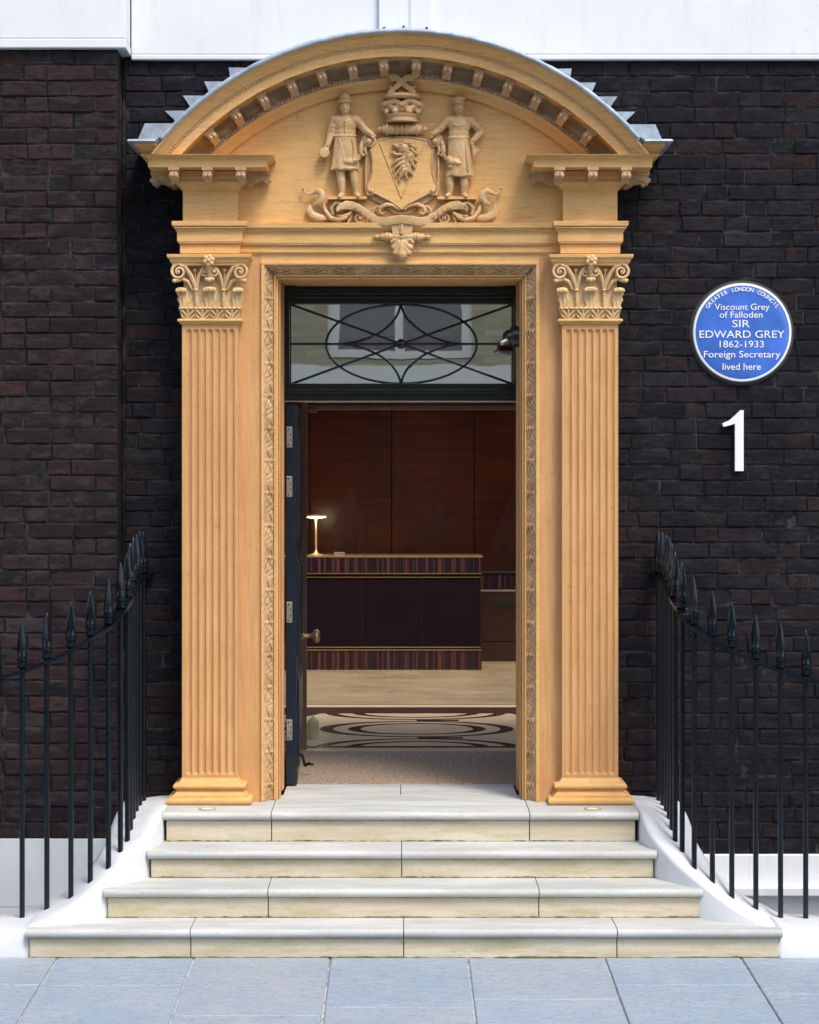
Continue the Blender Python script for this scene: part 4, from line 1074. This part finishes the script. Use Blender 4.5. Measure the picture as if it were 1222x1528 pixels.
# one spear head shared by all bars
sp_ = MB()
prof = [(.0, 0), (.013, 0), (.015, .006), (.024, .010), (.026, .015), (.020, .020), (.021, .040), (.028, .045), (.028, .053), (.021, .056), (.021, .062), (.025, .066), (.024, .072), (.0225, .085), (.0235, .100), (.0225, .130), (.0175, .170), (.011, .205), (.005, .226), (.0, .232)]
n_ = 16
vs = []
for r_, h_ in prof:
    for j in range(n_):
        a = 2 * PI * j / n_; q = r_ * (1 if h_ < .074 else (1 - .16 * (j % 2)))
        vs.append((q * math.cos(a), q * math.sin(a), h_))
sp_.add(vs, [(i*n_+j, i*n_+(j+1) % n_, (i+1)*n_+(j+1) % n_, (i+1)*n_+j) for i in range(len(prof)-1) for j in range(n_)])
me_sp = sp_.mesh('spearhead'); me_sp.materials.append(IRON); me_sp.shade_smooth(); me_sp.set_sharp_from_angle(angle=math.radians(50))
for sgn, label in ((1, 'black iron spearhead railing climbing the left side of the steps to the house'), (-1, 'black iron spearhead railing climbing the right side of the steps, under the plaque')):
    rl = thing('iron_railing', label, 'railing', (sgn * -1.6, -.7, .1), 'spearhead railings beside the steps')
    xo = .012 if sgn < 0 else 0
    for k, (x, d, zb, zr) in enumerate(BARS):
        X, Y = sgn * x + xo, yd(d)
        m = MB(); m.lathe([(.0, zb - .05), (.0135, zb - .05), (.0135, zb + .3), (.013, zr + .008), (0, zr + .008)], (X, Y, 0), 10, 'z')
        bar = m.build('bar', IRON, None, 50); reparent(bar, rl)
        s_ = bpy.data.objects.new('spearhead', me_sp); COL.objects.link(s_); s_.location = (X, Y, zr + .008); s_.rotation_euler = (random.uniform(-.01,.01), random.uniform(-.012,.012), random.uniform(0, 1)); s_.scale = (1, 1, random.uniform(.97, 1.02))
        s_.parent = bar; s_.matrix_parent_inverse = Matrix.Identity(4)
    path = crom([(sgn * x + xo, yd(d), zr) for x, d, zb, zr in BARS] + [(sgn * -1.35 + xo, WALL_Y - .01, 1.777)], 4)
    m = MB(); G = []
    for i, p in enumerate(path):
        t = (path[min(i+1, len(path)-1)] - path[max(0, i-1)]); side = Vector((t.y, -t.x, 0)).normalized() * .030
        upv = t.normalized().cross(side.normalized()); upv = upv if upv.z > 0 else -upv; h = upv * .009
        G.append([p - side - h, p + side - h, p + side + h, p - side + h, p - side - h])
    m.grid(G); m.add(G[-1][:4], [(0,1,2,3)]); m.add(G[0][:4], [(0,1,2,3)])
    reparent(m.build('top_rail', IRON, None, 0), rl)

# uplights let into the landing
for px, lab in ((310, 'small round uplight set in the landing before the left pilaster'), (884, 'small round uplight set in the landing before the right pilaster')):
    y = yd(10.918); u = thing('recessed_uplight', lab, 'light', (gx(px, y), y, ZL), 'uplights in the landing')
    m = MB(); m.lathe([(.034, .0), (.034, .004), (.046, .004), (.046, .0)], (0, 0, .001), 24); m.build('rim', BRASS, u, 40)
    m = MB(); m.lathe([(0, .0), (.033, .0), (.033, .003), (0, .004)], (0, 0, .0), 24); m.build('lens', WHITE, u, 40)

# ================================================================== black door frame with fanlight
FY = .60
fr = thing('door_frame', 'black door frame with an oval leaded fanlight set in the ochre doorway', 'door frame', (0, FY, ZL))
zf = lambda p: gz(p, FY); xf = lambda p: gx(p, FY)
def Fp(mb, name, mat=BLACK, smooth=0, bev=.003): return reparent(mb.build(name, mat, None, smooth, bev), fr)
GT, GB = zf(452), zf(573); GL, GR = xf(433), xf(767)
m = MB(); m.box(-.66, .66, FY - .02, FY + .10, zf(440), 3.40); m.box(-.66, .66, FY - .008, FY + .10, zf(446), zf(440) - .001); m.box(-.66, .66, FY + .004, FY + .10, GT - .004, zf(446) - .001); Fp(m, 'head_rail')
m = MB(); m.box(-.66, .66, FY - .004, FY + .10, zf(580), GB + .004); m.box(-.66, .66, FY - .022, FY + .12, zf(588), zf(580) - .001); m.box(-.66, .66, FY - .014, FY + .12, zf(598), zf(588) - .001); Fp(m, 'transom')
m = MB(); m.box(-.66, .66, FY - .016, FY + .118, zf(599.2), zf(598) - .0005); Fp(m, 'draught_strip', STEEL, 0, 0)
for a, b in ((-.66, GL), (GR, .66)):
    m = MB(); m.box(a, b, FY + .002, FY + .10, GB - .02, GT + .02); Fp(m, 'side_rail')
m = MB(); m.box(GL - .005, GR + .005, FY + .030, FY + .034, GB - .005, GT + .005); Fp(m, 'glass_pane', FANGLASS, 0, 0)
fc = (xf(599), zf(512.5))
def fp(px, py): return (xf(px), FY + .022, zf(py))
def lead(name, pts, r=.0065):
    m = MB(); m.tube([fp(*p) for p in pts], r, 6); Fp(m, name, BLACK, 60, 0)
lead('glazing_oval', [(599 + 112 * math.cos(2*PI*i/56), 512.5 - 59 * math.sin(2*PI*i/56)) for i in range(57)])
lead('glazing_bar', [(433, 453), (599, 512.5), (766, 573)]); lead('glazing_bar', [(433, 573), (599, 512.5), (766, 453)]); lead('glazing_bar', [(433, 512.5), (766, 512.5)])
for sx in (-1, 1):
    for sy in (-1, 1):
        P0, P1, P2, P3 = (599, 512.5 + sy * 60), (599 + sx * 6, 512.5 + sy * 28), (599 + sx * 36, 512.5 + sy * 7), (599 + sx * 86, 512.5)
        lead('glazing_curve', [tuple((1-t)**3 * P0[k] + 3*(1-t)**2*t * P1[k] + 3*(1-t)*t*t * P2[k] + t**3 * P3[k] for k in (0, 1)) for t in [i/16 for i in range(17)]])
m = MB(); m.lathe([(0, -.014), (.020, -.012), (.028, -.004), (.028, .006), (0, .006)], (fc[0], FY + .018, fc[1]), 20, 'y'); Fp(m, 'boss', BLACK, 40, 0)
for a, b, y in ((GL - .002, GL + .006, 0), (GR - .006, GR + .002, 0)):
    m = MB(); m.box(a, b, FY + .012, FY + .028, GB, GT); Fp(m, 'glazing_bead', BLACK, 0, 0)

# open front door -------------------------------------------------------
door = thing('entrance_door', 'navy panelled front door standing open against the lobby wall', 'door', (-.636, FY + .012, ZL))
door.rotation_euler = (0, 0, math.radians(1.6))
DH = zf(599.6) - ZL - .012; DW = 1.26
m = MB(); m.box(0, .060, 0, DW, .010, DH); m.build('leaf', NAVY, door, 0, .003)
for z0, z1 in ((.12, .62), (.72, 1.25), (1.35, DH - .12)):
    for y0, y1 in ((.12, .58), (.68, DW - .12)):
        m = MB(); m.box(.060, .068, y0, y1, z0, z1); m.box(.066, .074, y0 + .04, y1 - .04, z0 + .04, z1 - .04); m.build('panel', NAVY, door, 0, .006)
for py in (652, 726, 914, 1090):
    z = gz(py, FY) - ZL
    m = MB(); m.box(.004, .036, -.003, .004, z - .058, z + .058); h_ = m.build('hinge', STEEL, door, 0, .002)
    m = MB()
    for q in (-.044, -.015, .015, .044): m.lathe([(0, -.0045), (.004, -.004), (.004, 0)], (.02 + (.007 if abs(q) < .02 else -.004), -.003, z + q), 8, 'y')
    m.build('screw', DARKSLOT, h_)
kz = gz(947, 1.9) - ZL
m = MB(); m.lathe([(0, 0), (.030, 0), (.030, .008), (.020, .014), (.013, .022), (.012, .060), (.018, .070), (.034, .082), (.042, .094), (.040, .108), (.026, .118), (0, .120)], (.060, DW - .09, kz), 20, 'x'); m.build('knob', BRASS, door, 50)
m = MB(); m.tube([(.062, .42, .13), (.085, .42, .12), (.10, .41, .06)], .008, 7); m.tube([(.10, .41, .06), (.12, .40, .075), (.15, .395, .07)], [.008, .010, .006], 7); m.box(.060, .067, .39, .45, .06, .19); m.build('door_holder', BLACK, door, 40)
m = MB(); m.box(.0605, .064, .02, DW - .02, .012, .10); m.build('kick_plate', BLACK, door)

# inner glass door of the lobby -------------------------------------------
LY = 2.22
gd = thing('glass_door', 'bronze framed inner glass screen at the end of the entrance lobby', 'glass door', (-.6, LY, ZL))
x0, x1 = gx(450, LY), gx(458, LY)
m = MB(); m.box(x0, x1, LY, LY + .05, ZL, gz(600, LY) + .1); reparent(m.build('post', BRONZE, None, 0, .003), gd)
m = MB(); m.box(x1 + .001, .75, LY + .005, LY + .05, gz(611, LY), gz(605.5, LY)); reparent(m.build('head_rail', BRONZE, None, 0, .003), gd)
m = MB(); m.box(gx(460, LY), gx(474, LY), LY - .03, LY + .004, gz(615, LY), gz(611, LY) - .001); reparent(m.build('closer_box', BRONZE, None, 0, .003), gd)
m = MB(); m.box(-.80, x0 - .001, LY + .02, LY + .028, ZL + .002, gz(600, LY) + .1); reparent(m.build('glass_pane', CLEAR), gd)
m = MB(); m.box(x1 + .001, .75, LY + .02, LY + .028, gz(605, LY), gz(600, LY) + .1); reparent(m.build('glass_pane', CLEAR), gd)

# ================================================================== lobby and reception room
RB = 9.385                                               # back wall
fl_ = MB(); fl_.box(-3.6, 3.6, .72, 9.6, ZL - .2, ZL - .012); floor = structure(fl_.build('floor', JOINT))
def FP(mb, name, mat): return mb.build(name, mat, floor)
yfl = lambda py: (ZC - ZL) * F / (py - VY) - D0          # a point on the floor seen at height py
m = MB(); m.box(-.80, .80, .70, 2.12, ZL - .012, ZL + .006); mt = m.build('door_mat', MAT, None, 0, .003); tag(mt, 'brown coir mat filling the lobby floor behind the threshold', 'mat')
m = MB(); m.box(-.80, .80, 2.122, 2.30, ZL - .012, ZL); FP(m, 'floor_strip', MARBLE)
# patterned marble with brown ovals let in
PY0, PY1 = 2.302, 4.33
m = MB(); m.box(-1.62, 1.86, PY0, PY1 + .0, ZL - .012, ZL); FP(m, 'marble_field', MARBLE)
for s_ in (-1, 1):
    m = MB(); a, b = ((-3.6, -1.622) if s_ < 0 else (1.862, 3.6)); m.box(a, b, PY0, PY1, ZL - .012, ZL); FP(m, 'marble_field', MARBLE)
m = MB(); m.box(-3.6, 3.6, PY1 + .002, 4.76, ZL - .012, ZL); FP(m, 'border_band', BROWNM)
m = MB(); m.box(-3.6, 3.6, PY0 + .03, PY0 + .11, ZL - .012, ZL + .0012); FP(m, 'border_band', BROWNM)
m = MB(); m.box(-3.6, 3.6, 4.762, 4.93, ZL - .012, ZL); FP(m, 'border_band', MARBLE)
m = MB(); m.box(-3.6, 3.6, 4.96, 9.38, ZL - .012, ZL); FP(m, 'grained_floor', GRAINED)
m = MB(); m.box(-3.6, 3.6, 4.932, 4.958, ZL - .012, ZL); FP(m, 'border_line', BROWNM)
def oval(cx_, cy_, ro, ri, shift=0):
    """brown band between two ovals; wide at the ends, thin at the sides"""
    m = MB(); n = 64; top = []
    for i in range(n + 1):
        a = 2 * PI * i / n
        row = []
        for (rx_, ry_) in (ro, ri):
            x = cx_ + rx_ * math.copysign(abs(math.cos(a)) ** 1.0, math.cos(a)); y = min(PY1, max(PY0 + .11, cy_ + ry_ * math.sin(a)))
            row.append((x, y, ZL + .0018))
        top.append(row)
    m.grid(top); FP(m, 'inlay_band', BROWNM)
for col in (-1, 0, 1):
    for row in (-1, 0, 1):
        cx_ = .115 + col * 1.36 + (0 if row == 0 else .0); cy_ = 3.36 + row * 1.02
        oval(cx_, cy_, (.665, .47), (.575, .435)); oval(cx_, cy_, (.47, .33), (.385, .295))
for row in (-.5, .5):
    m = MB(); m.box(.115 - .0, .115 + .30, 3.36 + row * 1.02 - .035, 3.36 + row * 1.02 + .035, ZL, ZL + .002); FP(m, 'inlay_block', BROWNM)
# walls and ceiling
def ST(mb, name, mat): return structure(mb.build(name, mat))
m = MB(); m.box(-.90, -.80, .62, 2.2, ZL - .02, 2.95); ST(m, 'wall_lobby_left', MAHOGV)
m = MB(); m.box(.80, .90, .62, 2.2, ZL - .02, 2.95); ST(m, 'wall_lobby_right', MAHOGV)
m = MB(); m.box(-.9, .9, .704, 2.2, 2.90, 2.98); ST(m, 'ceiling_lobby', CEILM)
m = MB(); m.box(-3.7, -.901, 2.1, 2.2, ZL - .02, 3.42); m.box(.901, 3.7, 2.1, 2.2, ZL - .02, 3.42); m.box(-.9, .9, 2.205, 2.215, 2.98, 3.42); ST(m, 'wall_front_inside', MAHOGV)
m = MB(); m.box(-3.75, -3.6, 2.2, 9.6, ZL - .02, 3.42); ST(m, 'wall_left', MAHOGV)
m = MB(); m.box(3.6, 3.75, 2.2, 9.6, ZL - .02, 3.42); ST(m, 'wall_right', MAHOGV)
bw = MB(); bw.box(-3.6, 3.6, RB + .03, RB + .15, ZL - .02, 3.42); backwall = ST(bw, 'wall_back', DARKSLOT)
edges = [gx(p, RB) for p in (97, 219, 341, 463, 585, 707, 829, 951, 1073)]
for a, b in zip(edges[:-1], edges[1:]):
    m = MB(); m.box(a + .004, b - .004, RB, RB + .028, ZL, 3.40); m.build('wall_panel', MAHOG, backwall, 0, .003)
    # book-matched triangular veneers let into the panel
    mid = (a + b) / 2; z0 = 1.35; z1 = 2.25
    m = MB(); m.prism([(mid, z0), (b - .03, z0), (mid, z1)], RB - .0015, RB); m.build('veneer', MAHOGV, backwall)
    m = MB(); m.prism([(a + .03, z0), (mid - .002, z0), (mid - .002, z1)], RB - .0015, RB); m.build('veneer', MAHOGV, backwall)
# ceiling with an unseen opening added to let daylight into the room
m = MB(); m.box(-3.6, 3.6, 2.2, 2.3, 3.42, 3.5); m.box(-3.6, 3.6, 7.6, 9.6, 3.42, 3.5); m.box(-3.6, -2.8, 2.3, 7.6, 3.42, 3.5); m.box(2.8, 3.6, 2.3, 7.6, 3.42, 3.5); ST(m, 'ceiling', CEILM)

# reception desk
DY = yfl(1000)
desk = thing('reception_desk', 'dark reception desk with striped ebony bands, leather panels and thin gold lines', 'desk', (-.5, DY + .4, ZL))
DX0, DX1 = gx(365, DY), gx(718, DY)
dz = lambda p: gz(p, DY)
def DK(mb, name, mat, bev=.002): return reparent(mb.build(name, mat, None, 0, bev), desk)
m = MB(); m.box(DX0, DX1, DY, DY + .55, ZL + .001, dz(970)); DK(m, 'striped_plinth', STRIPE)
m = MB(); m.box(DX0 + .01, DX1 - .012, DY + .03, DY + .55, dz(970) + .001, dz(857)); DK(m, 'carcass', DARKSLOT)
m = MB(); m.box(DX0, DX1 + .006, DY - .01, DY + .55, dz(855), dz(832)); DK(m, 'striped_band', STRIPE)
m = MB(); m.box(DX0, DX1 + .012, DY - .016, DY + .56, dz(832) + .0005, dz(829.6)); DK(m, 'desk_top', GOLD, .001)
for p, o_ in ((856, .012), (861.5, 0), (966, 0), (970, .006)):
    m = MB(); m.box(DX0, DX1 - .01 + o_, DY - .004 - o_, DY + .03, dz(p + .6), dz(p - .7)); DK(m, 'gold_line', GOLD, 0)
for a, b in ((365, 453), (453, 541), (541, 629), (629, 717)):
    m = MB(); m.box(gx(a, DY) + .004, gx(b, DY) - .004, DY + .006, DY + .03, dz(965), dz(862.5)); DK(m, 'leather_panel', LEATHER, .004)
for a in (541, 629, 716.5):
    m = MB(); m.box(gx(a, DY) - .0025, gx(a, DY) + .0025, DY + .010, DY + .03, dz(965), dz(862.5)); DK(m, 'panel_gap', DARKWOOD, 0)
# faint stitched emblem: crown over a shield between two supporters
m = MB(); e = lambda px, py: (gx(px, DY), DY + .004, dz(py))
m.tube([e(576, 898), (e(581, 892)), e(586, 889), e(591, 892), e(596, 898)], .0022, 5); m.tube([e(579, 900), e(593, 900), e(593, 912), e(586, 920), e(579, 912), e(579, 900)], .0022, 5)
for q in (-1, 1): m.tube([e(586 + q*14, 896), e(586 + q*15, 908), e(586 + q*13, 924)], [.002, .006, .003], 5); m.tube([e(586, 928), e(586 + q*10, 930), e(586 + q*20, 925)], .0025, 5)
DK(m, 'stitched_emblem', STITCH, 0)

cz_ = lambda p: gz(p, DY + .9)
cab = thing('low_cabinet', 'low mahogany cabinet beside the reception desk with a dark slot handle', 'cabinet', (1.3, DY + 1.1, ZL))
CX0, CX1 = gx(700, DY + .9), 2.4
for a, b, mt_, nm, o_ in ((1003, 958, DARKWOOD, 'base', 0), (957, 884, DARKWOOD, 'drawer', .01), (883, 880, BRONZE, 'rail', .02), (879, 857, STRIPE, 'striped_band', .006), (856, 853, DARKWOOD, 'top', .02)):
    m = MB(); m.box(CX0, CX1, DY + .9 - o_, RB - .004, max(ZL + .001, cz_(a)), cz_(b)); reparent(m.build(nm, mt_, None, 0, .003), cab)
m = MB(); m.box(gx(738, DY + .9), gx(800, DY + .9), DY + .885, DY + .9, cz_(905), cz_(897)); reparent(m.build('slot_handle', DARKSLOT), cab)

# table lamp
lyy = DY + .16; lx_, lz_ = gx(472, lyy), dz(829.6)
lp = thing('table_lamp', 'slim brass mushroom table lamp glowing on the reception desk', 'lamp', (lx_, lyy, lz_))
m = MB(); m.lathe([(0, 0), (.066, 0), (.066, .006), (.03, .014), (.014, .03), (.010, .06), (.009, .30), (.016, .335), (.0, .335)], (0, 0, .001), 24); m.build('stem', BRASS, lp, 50)
m = MB(); m.lathe([(0, .346), (.030, .344), (.100, .352), (.106, .357), (.100, .362), (.0, .370)], (0, 0, .001), 32); m.build('shade', BRASS, lp, 50)
GLOW, gn, gb = new_mat('lamp_glow'); gb.inputs['Emission Color'].default_value = (1, .80, .52, 1); gb.inputs['Emission Strength'].default_value = 5
m = MB(); m.lathe([(0.017, .336), (.030, .337), (.094, .346), (.094, .3475), (.030, .3435), (.017, .343)], (0, 0, .001), 32); m.build('diffuser', GLOW, lp, 50)
pl = bpy.data.lights.new('lamp_light', 'POINT'); pl.energy = 0.8; pl.color = (1, .78, .5); pl.shadow_soft_size = .05
plo = bpy.data.objects.new('lamp_light', pl); COL.objects.link(plo); plo.parent = lp; plo.location = (0, -.03, .30)

m = MB(); y_ = DY + .16
m.box(gx(499, y_), gx(515, y_), y_, y_ + .05, dz(829.6), dz(825)); tag(m.build('card_holder', BRONZE, None, 0, .002), 'small bronze card holder on the reception desk beside the lamp', 'card holder')

dsx, dsy = gx(468, yfl(1102)), yfl(1103)
m = MB(); m.lathe([(0, 0), (.042, 0), (.043, .006), (.041, .012), (.042, .05), (.041, .085), (.036, .115), (.026, .134), (.012, .144), (0, .146)], (dsx, dsy, ZL), 28); m.lathe([(0, .0), (.008, .0), (.005, .008), (0, .009)], (dsx, dsy, ZL + .146), 8)
tag(m.build('door_stop', CREAM, None, 50), 'cream bullet shaped door stop standing on the marble floor', 'door stop')

# security camera on the right reveal
vy = .30; sx_, sz_ = gx(762, vy), gz(502, vy)
cc = thing('security_camera', 'black dome security camera fixed to the right reveal beside the fanlight', 'camera', (.645, vy, sz_))
m = MB(); m.lathe([(.0, 0), (.058, 0), (.058, -.035), (.050, -.052), (.0, -.052)], (.647, vy, sz_), 24, 'x'); reparent(m.build('mount', BLACK, None, 40), cc)
m = MB(); m.ell((gx(760, vy), vy, gz(504, vy)), (.042, .046, .046), 24, 16); reparent(m.build('dome', BLACK, None, 180), cc)
m = MB(); m.cap((gx(757, vy), vy - .02, gz(508, vy)), (gx(748, vy), vy - .04, gz(512, vy)), .020, .016); reparent(m.build('lens', STEEL, None, 180), cc)

# ================================================================== plaque and number
QY = WALL_Y - .016
pq = thing('blue_plaque', 'round blue ceramic plaque with white rim and lettering on the dark brick wall', 'plaque', (gx(1107, QY), QY, gz(496, QY)))
sq = F / (D0 + QY)
def Q(px, py): return ((px - 1107) / sq, 0, (496 - py) / sq)
m = MB(); m.lathe([(0, .03), (79/sq, .03), (78/sq, .012), (76/sq, .008), (74/sq, .002), (0, .002)], (0, 0, 0), 72, 'y'); m.build('cement_bed', CEMENT, pq, 30)
m = MB(); m.lathe([(0, .012), (73.5/sq, .012), (73.5/sq, -.002), (71/sq, -.007), (60/sq, -.009), (0, -.010)], (0, 0, -0), 72, 'y'); disc = m.build('disc', BLUE, pq, 30)
m = MB(); m.lathe([(69.8/sq, -.006), (70.2/sq, -.0105), (72.6/sq, -.0095), (73.9/sq, -.002), (73.9/sq, .010)], (0, 0, 0), 72, 'y'); m.build('rim', WHITE, pq, 40)
def split_words(me, h):
    """one object for each word"""
    bm = bmesh.new(); bm.from_mesh(me); bm.verts.ensure_lookup_table()
    seen = set(); isl = []
    for v in bm.verts:
        if v.index in seen: continue
        st = [v]; seen.add(v.index); g = []
        while st:
            q = st.pop(); g.append(q.index)
            for e in q.link_edges:
                w_ = e.other_vert(q)
                if w_.index not in seen: seen.add(w_.index); st.append(w_)
        isl.append((min(bm.verts[k].co.x for k in g), max(bm.verts[k].co.x for k in g), set(g)))
    isl.sort(key=lambda t: t[0]); words = []
    for a_, b_, g in isl:
        if words and a_ - words[-1][0] < h * .22: words[-1][0] = max(words[-1][0], b_); words[-1][1] |= g
        else: words.append([b_, set(g)])
    for b_, g in words:
        idx = sorted(g); mp = {k: i for i, k in enumerate(idx)}
        m2 = MB(); m2.v = [tuple(bm.verts[k].co) for k in idx]; m2.f = [tuple(mp[v.index] for v in f.verts) for f in bm.faces if f.verts[0].index in mp]
        link('lettering', m2.mesh('lettering'), WHITE, pq)
    bm.free()
def put(body, px, py, wpx, hpx, up=False):
    me = text_mesh(body, 1.0, .0, .002)
    xs_ = [v.co.x for v in me.vertices]; ys_ = [v.co.y for v in me.vertices]
    w0, h0 = max(xs_) - min(xs_), max(ys_) - min(ys_)
    cx0, cy0 = (max(xs_) + min(xs_)) / 2, (max(ys_) + min(ys_)) / 2
    M4 = Matrix.Translation((Q(px, py)[0], -.0125, Q(px, py)[2])) @ Matrix.Rotation(PI/2, 4, 'X') @ Matrix.Diagonal((wpx / sq / w0, hpx / sq / h0, 1, 1)) @ Matrix.Translation((-cx0, -cy0, 0))
    me.transform(M4); split_words(me, hpx / sq)
put('Viscount Grey', 1106.5, 459.2, 82, 12.5); put('of Falloden', 1105, 469.3, 64, 9.5); put('SIR', 1105, 482.8, 26, 11); put('EDWARD GREY', 1106.5, 498.6, 127, 11)
put('1862-1933', 1106, 513.4, 66, 10); put('Foreign Secretary', 1106.5, 530, 114, 13); put('lived here', 1106, 547, 57, 10)
txt = 'GREATER LONDON COUNCIL'
m_all = None
for i, chx in enumerate(txt):
    if chx == ' ': continue
    a = math.radians(143 - (143 - 37) * i / (len(txt) - 1)); me = text_mesh(chx, 1.0, 0, .014)
    r_ = 64.5; P = ((r_ * math.cos(a)) / sq, -.0125, (r_ * math.sin(a)) / sq)
    me.transform(Matrix.Translation(P) @ Matrix.Rotation(-(a - PI/2), 4, 'Y') @ Matrix.Rotation(PI/2, 4, 'X') @ Matrix.Diagonal((8.2/sq, 8.6/sq, 1, 1)))
    link('lettering', me, WHITE, pq)

ny = WALL_Y - .022
m = MB(); npts = [(1109, 612), (1109, 703), (1096, 703), (1096, 632), (1091, 634), (1079, 637), (1077, 632), (1088, 627), (1096, 620), (1104, 612)]
m.prism([(gx(a, ny), gz(b, ny)) for a, b in npts], ny - .012, ny + .010)
tag(m.build('house_number', WHITE, None, 0, .0015), 'white numeral one fixed to the dark brick wall below the plaque', 'number')

# ================================================================== the house across the street (seen in the fanlight)
OY = -14.6
oh = thing('house_across', 'yellow brick house across the street with cream window frames and a cream band', 'house', (0, OY - .3, 0))
WW = [(-6.4, 1.8), (-3.2, 1.8), (0, 1.85), (3.2, 1.8), (6.4, 1.8)]
m = MB(); xs = [-9]
m.box(-9, 9, OY - .4, OY, -.12, 3.50); m.box(-9, 9, OY - .4, OY, 5.95, 9.0)
edge = -9
for cx_, w_ in WW: m.box(edge, cx_ - w_/2, OY - .4, OY, 3.50, 5.95); edge = cx_ + w_/2
m.box(edge, 9, OY - .4, OY, 3.50, 5.95)
for cx_, w_ in WW: m.box(cx_ - w_/2, cx_ + w_/2, OY - .4, OY, 3.50, 3.86)
reparent(m.build('wall', STOCK), oh)
m = MB(); m.box(-9, 9, OY, OY + .06, 3.45, 3.78); reparent(m.build('cream_band', CREAMP), oh)
m = MB(); m.box(-9.1, 9.1, OY - .4, OY + .12, 9.0, 9.2); reparent(m.build('coping', STUCCO), oh)
for cx_, w_ in WW:
    m = MB(); z0, z1 = 3.88, 5.93
    for a, b in ((-w_/2, -w_/2 + .14), (w_/2 - .14, w_/2), (-.05, .05)): m.box(cx_ + a, cx_ + b, OY - .16, OY - .06, z0, z1)
    for a, b in ((z0, z0 + .10), (z1 - .1, z1), ((z0+z1)/2 - .03, (z0+z1)/2 + .03)): m.box(cx_ - w_/2 + .141, cx_ + w_/2 - .141, OY - .155, OY - .065, a, b)
    wf = reparent(m.build('window', CREAMP), oh)
    m = MB(); m.box(cx_ - w_/2, cx_ + w_/2, OY - .125, OY - .12, z0, z1); p = m.build('pane', WINGLASS); p.parent = wf
    m = MB(); m.box(cx_ - w_/2, cx_ + w_/2, OY - .9, OY - .405, z0, z1); p = m.build('room_void', DARKSLOT); p.parent = wf
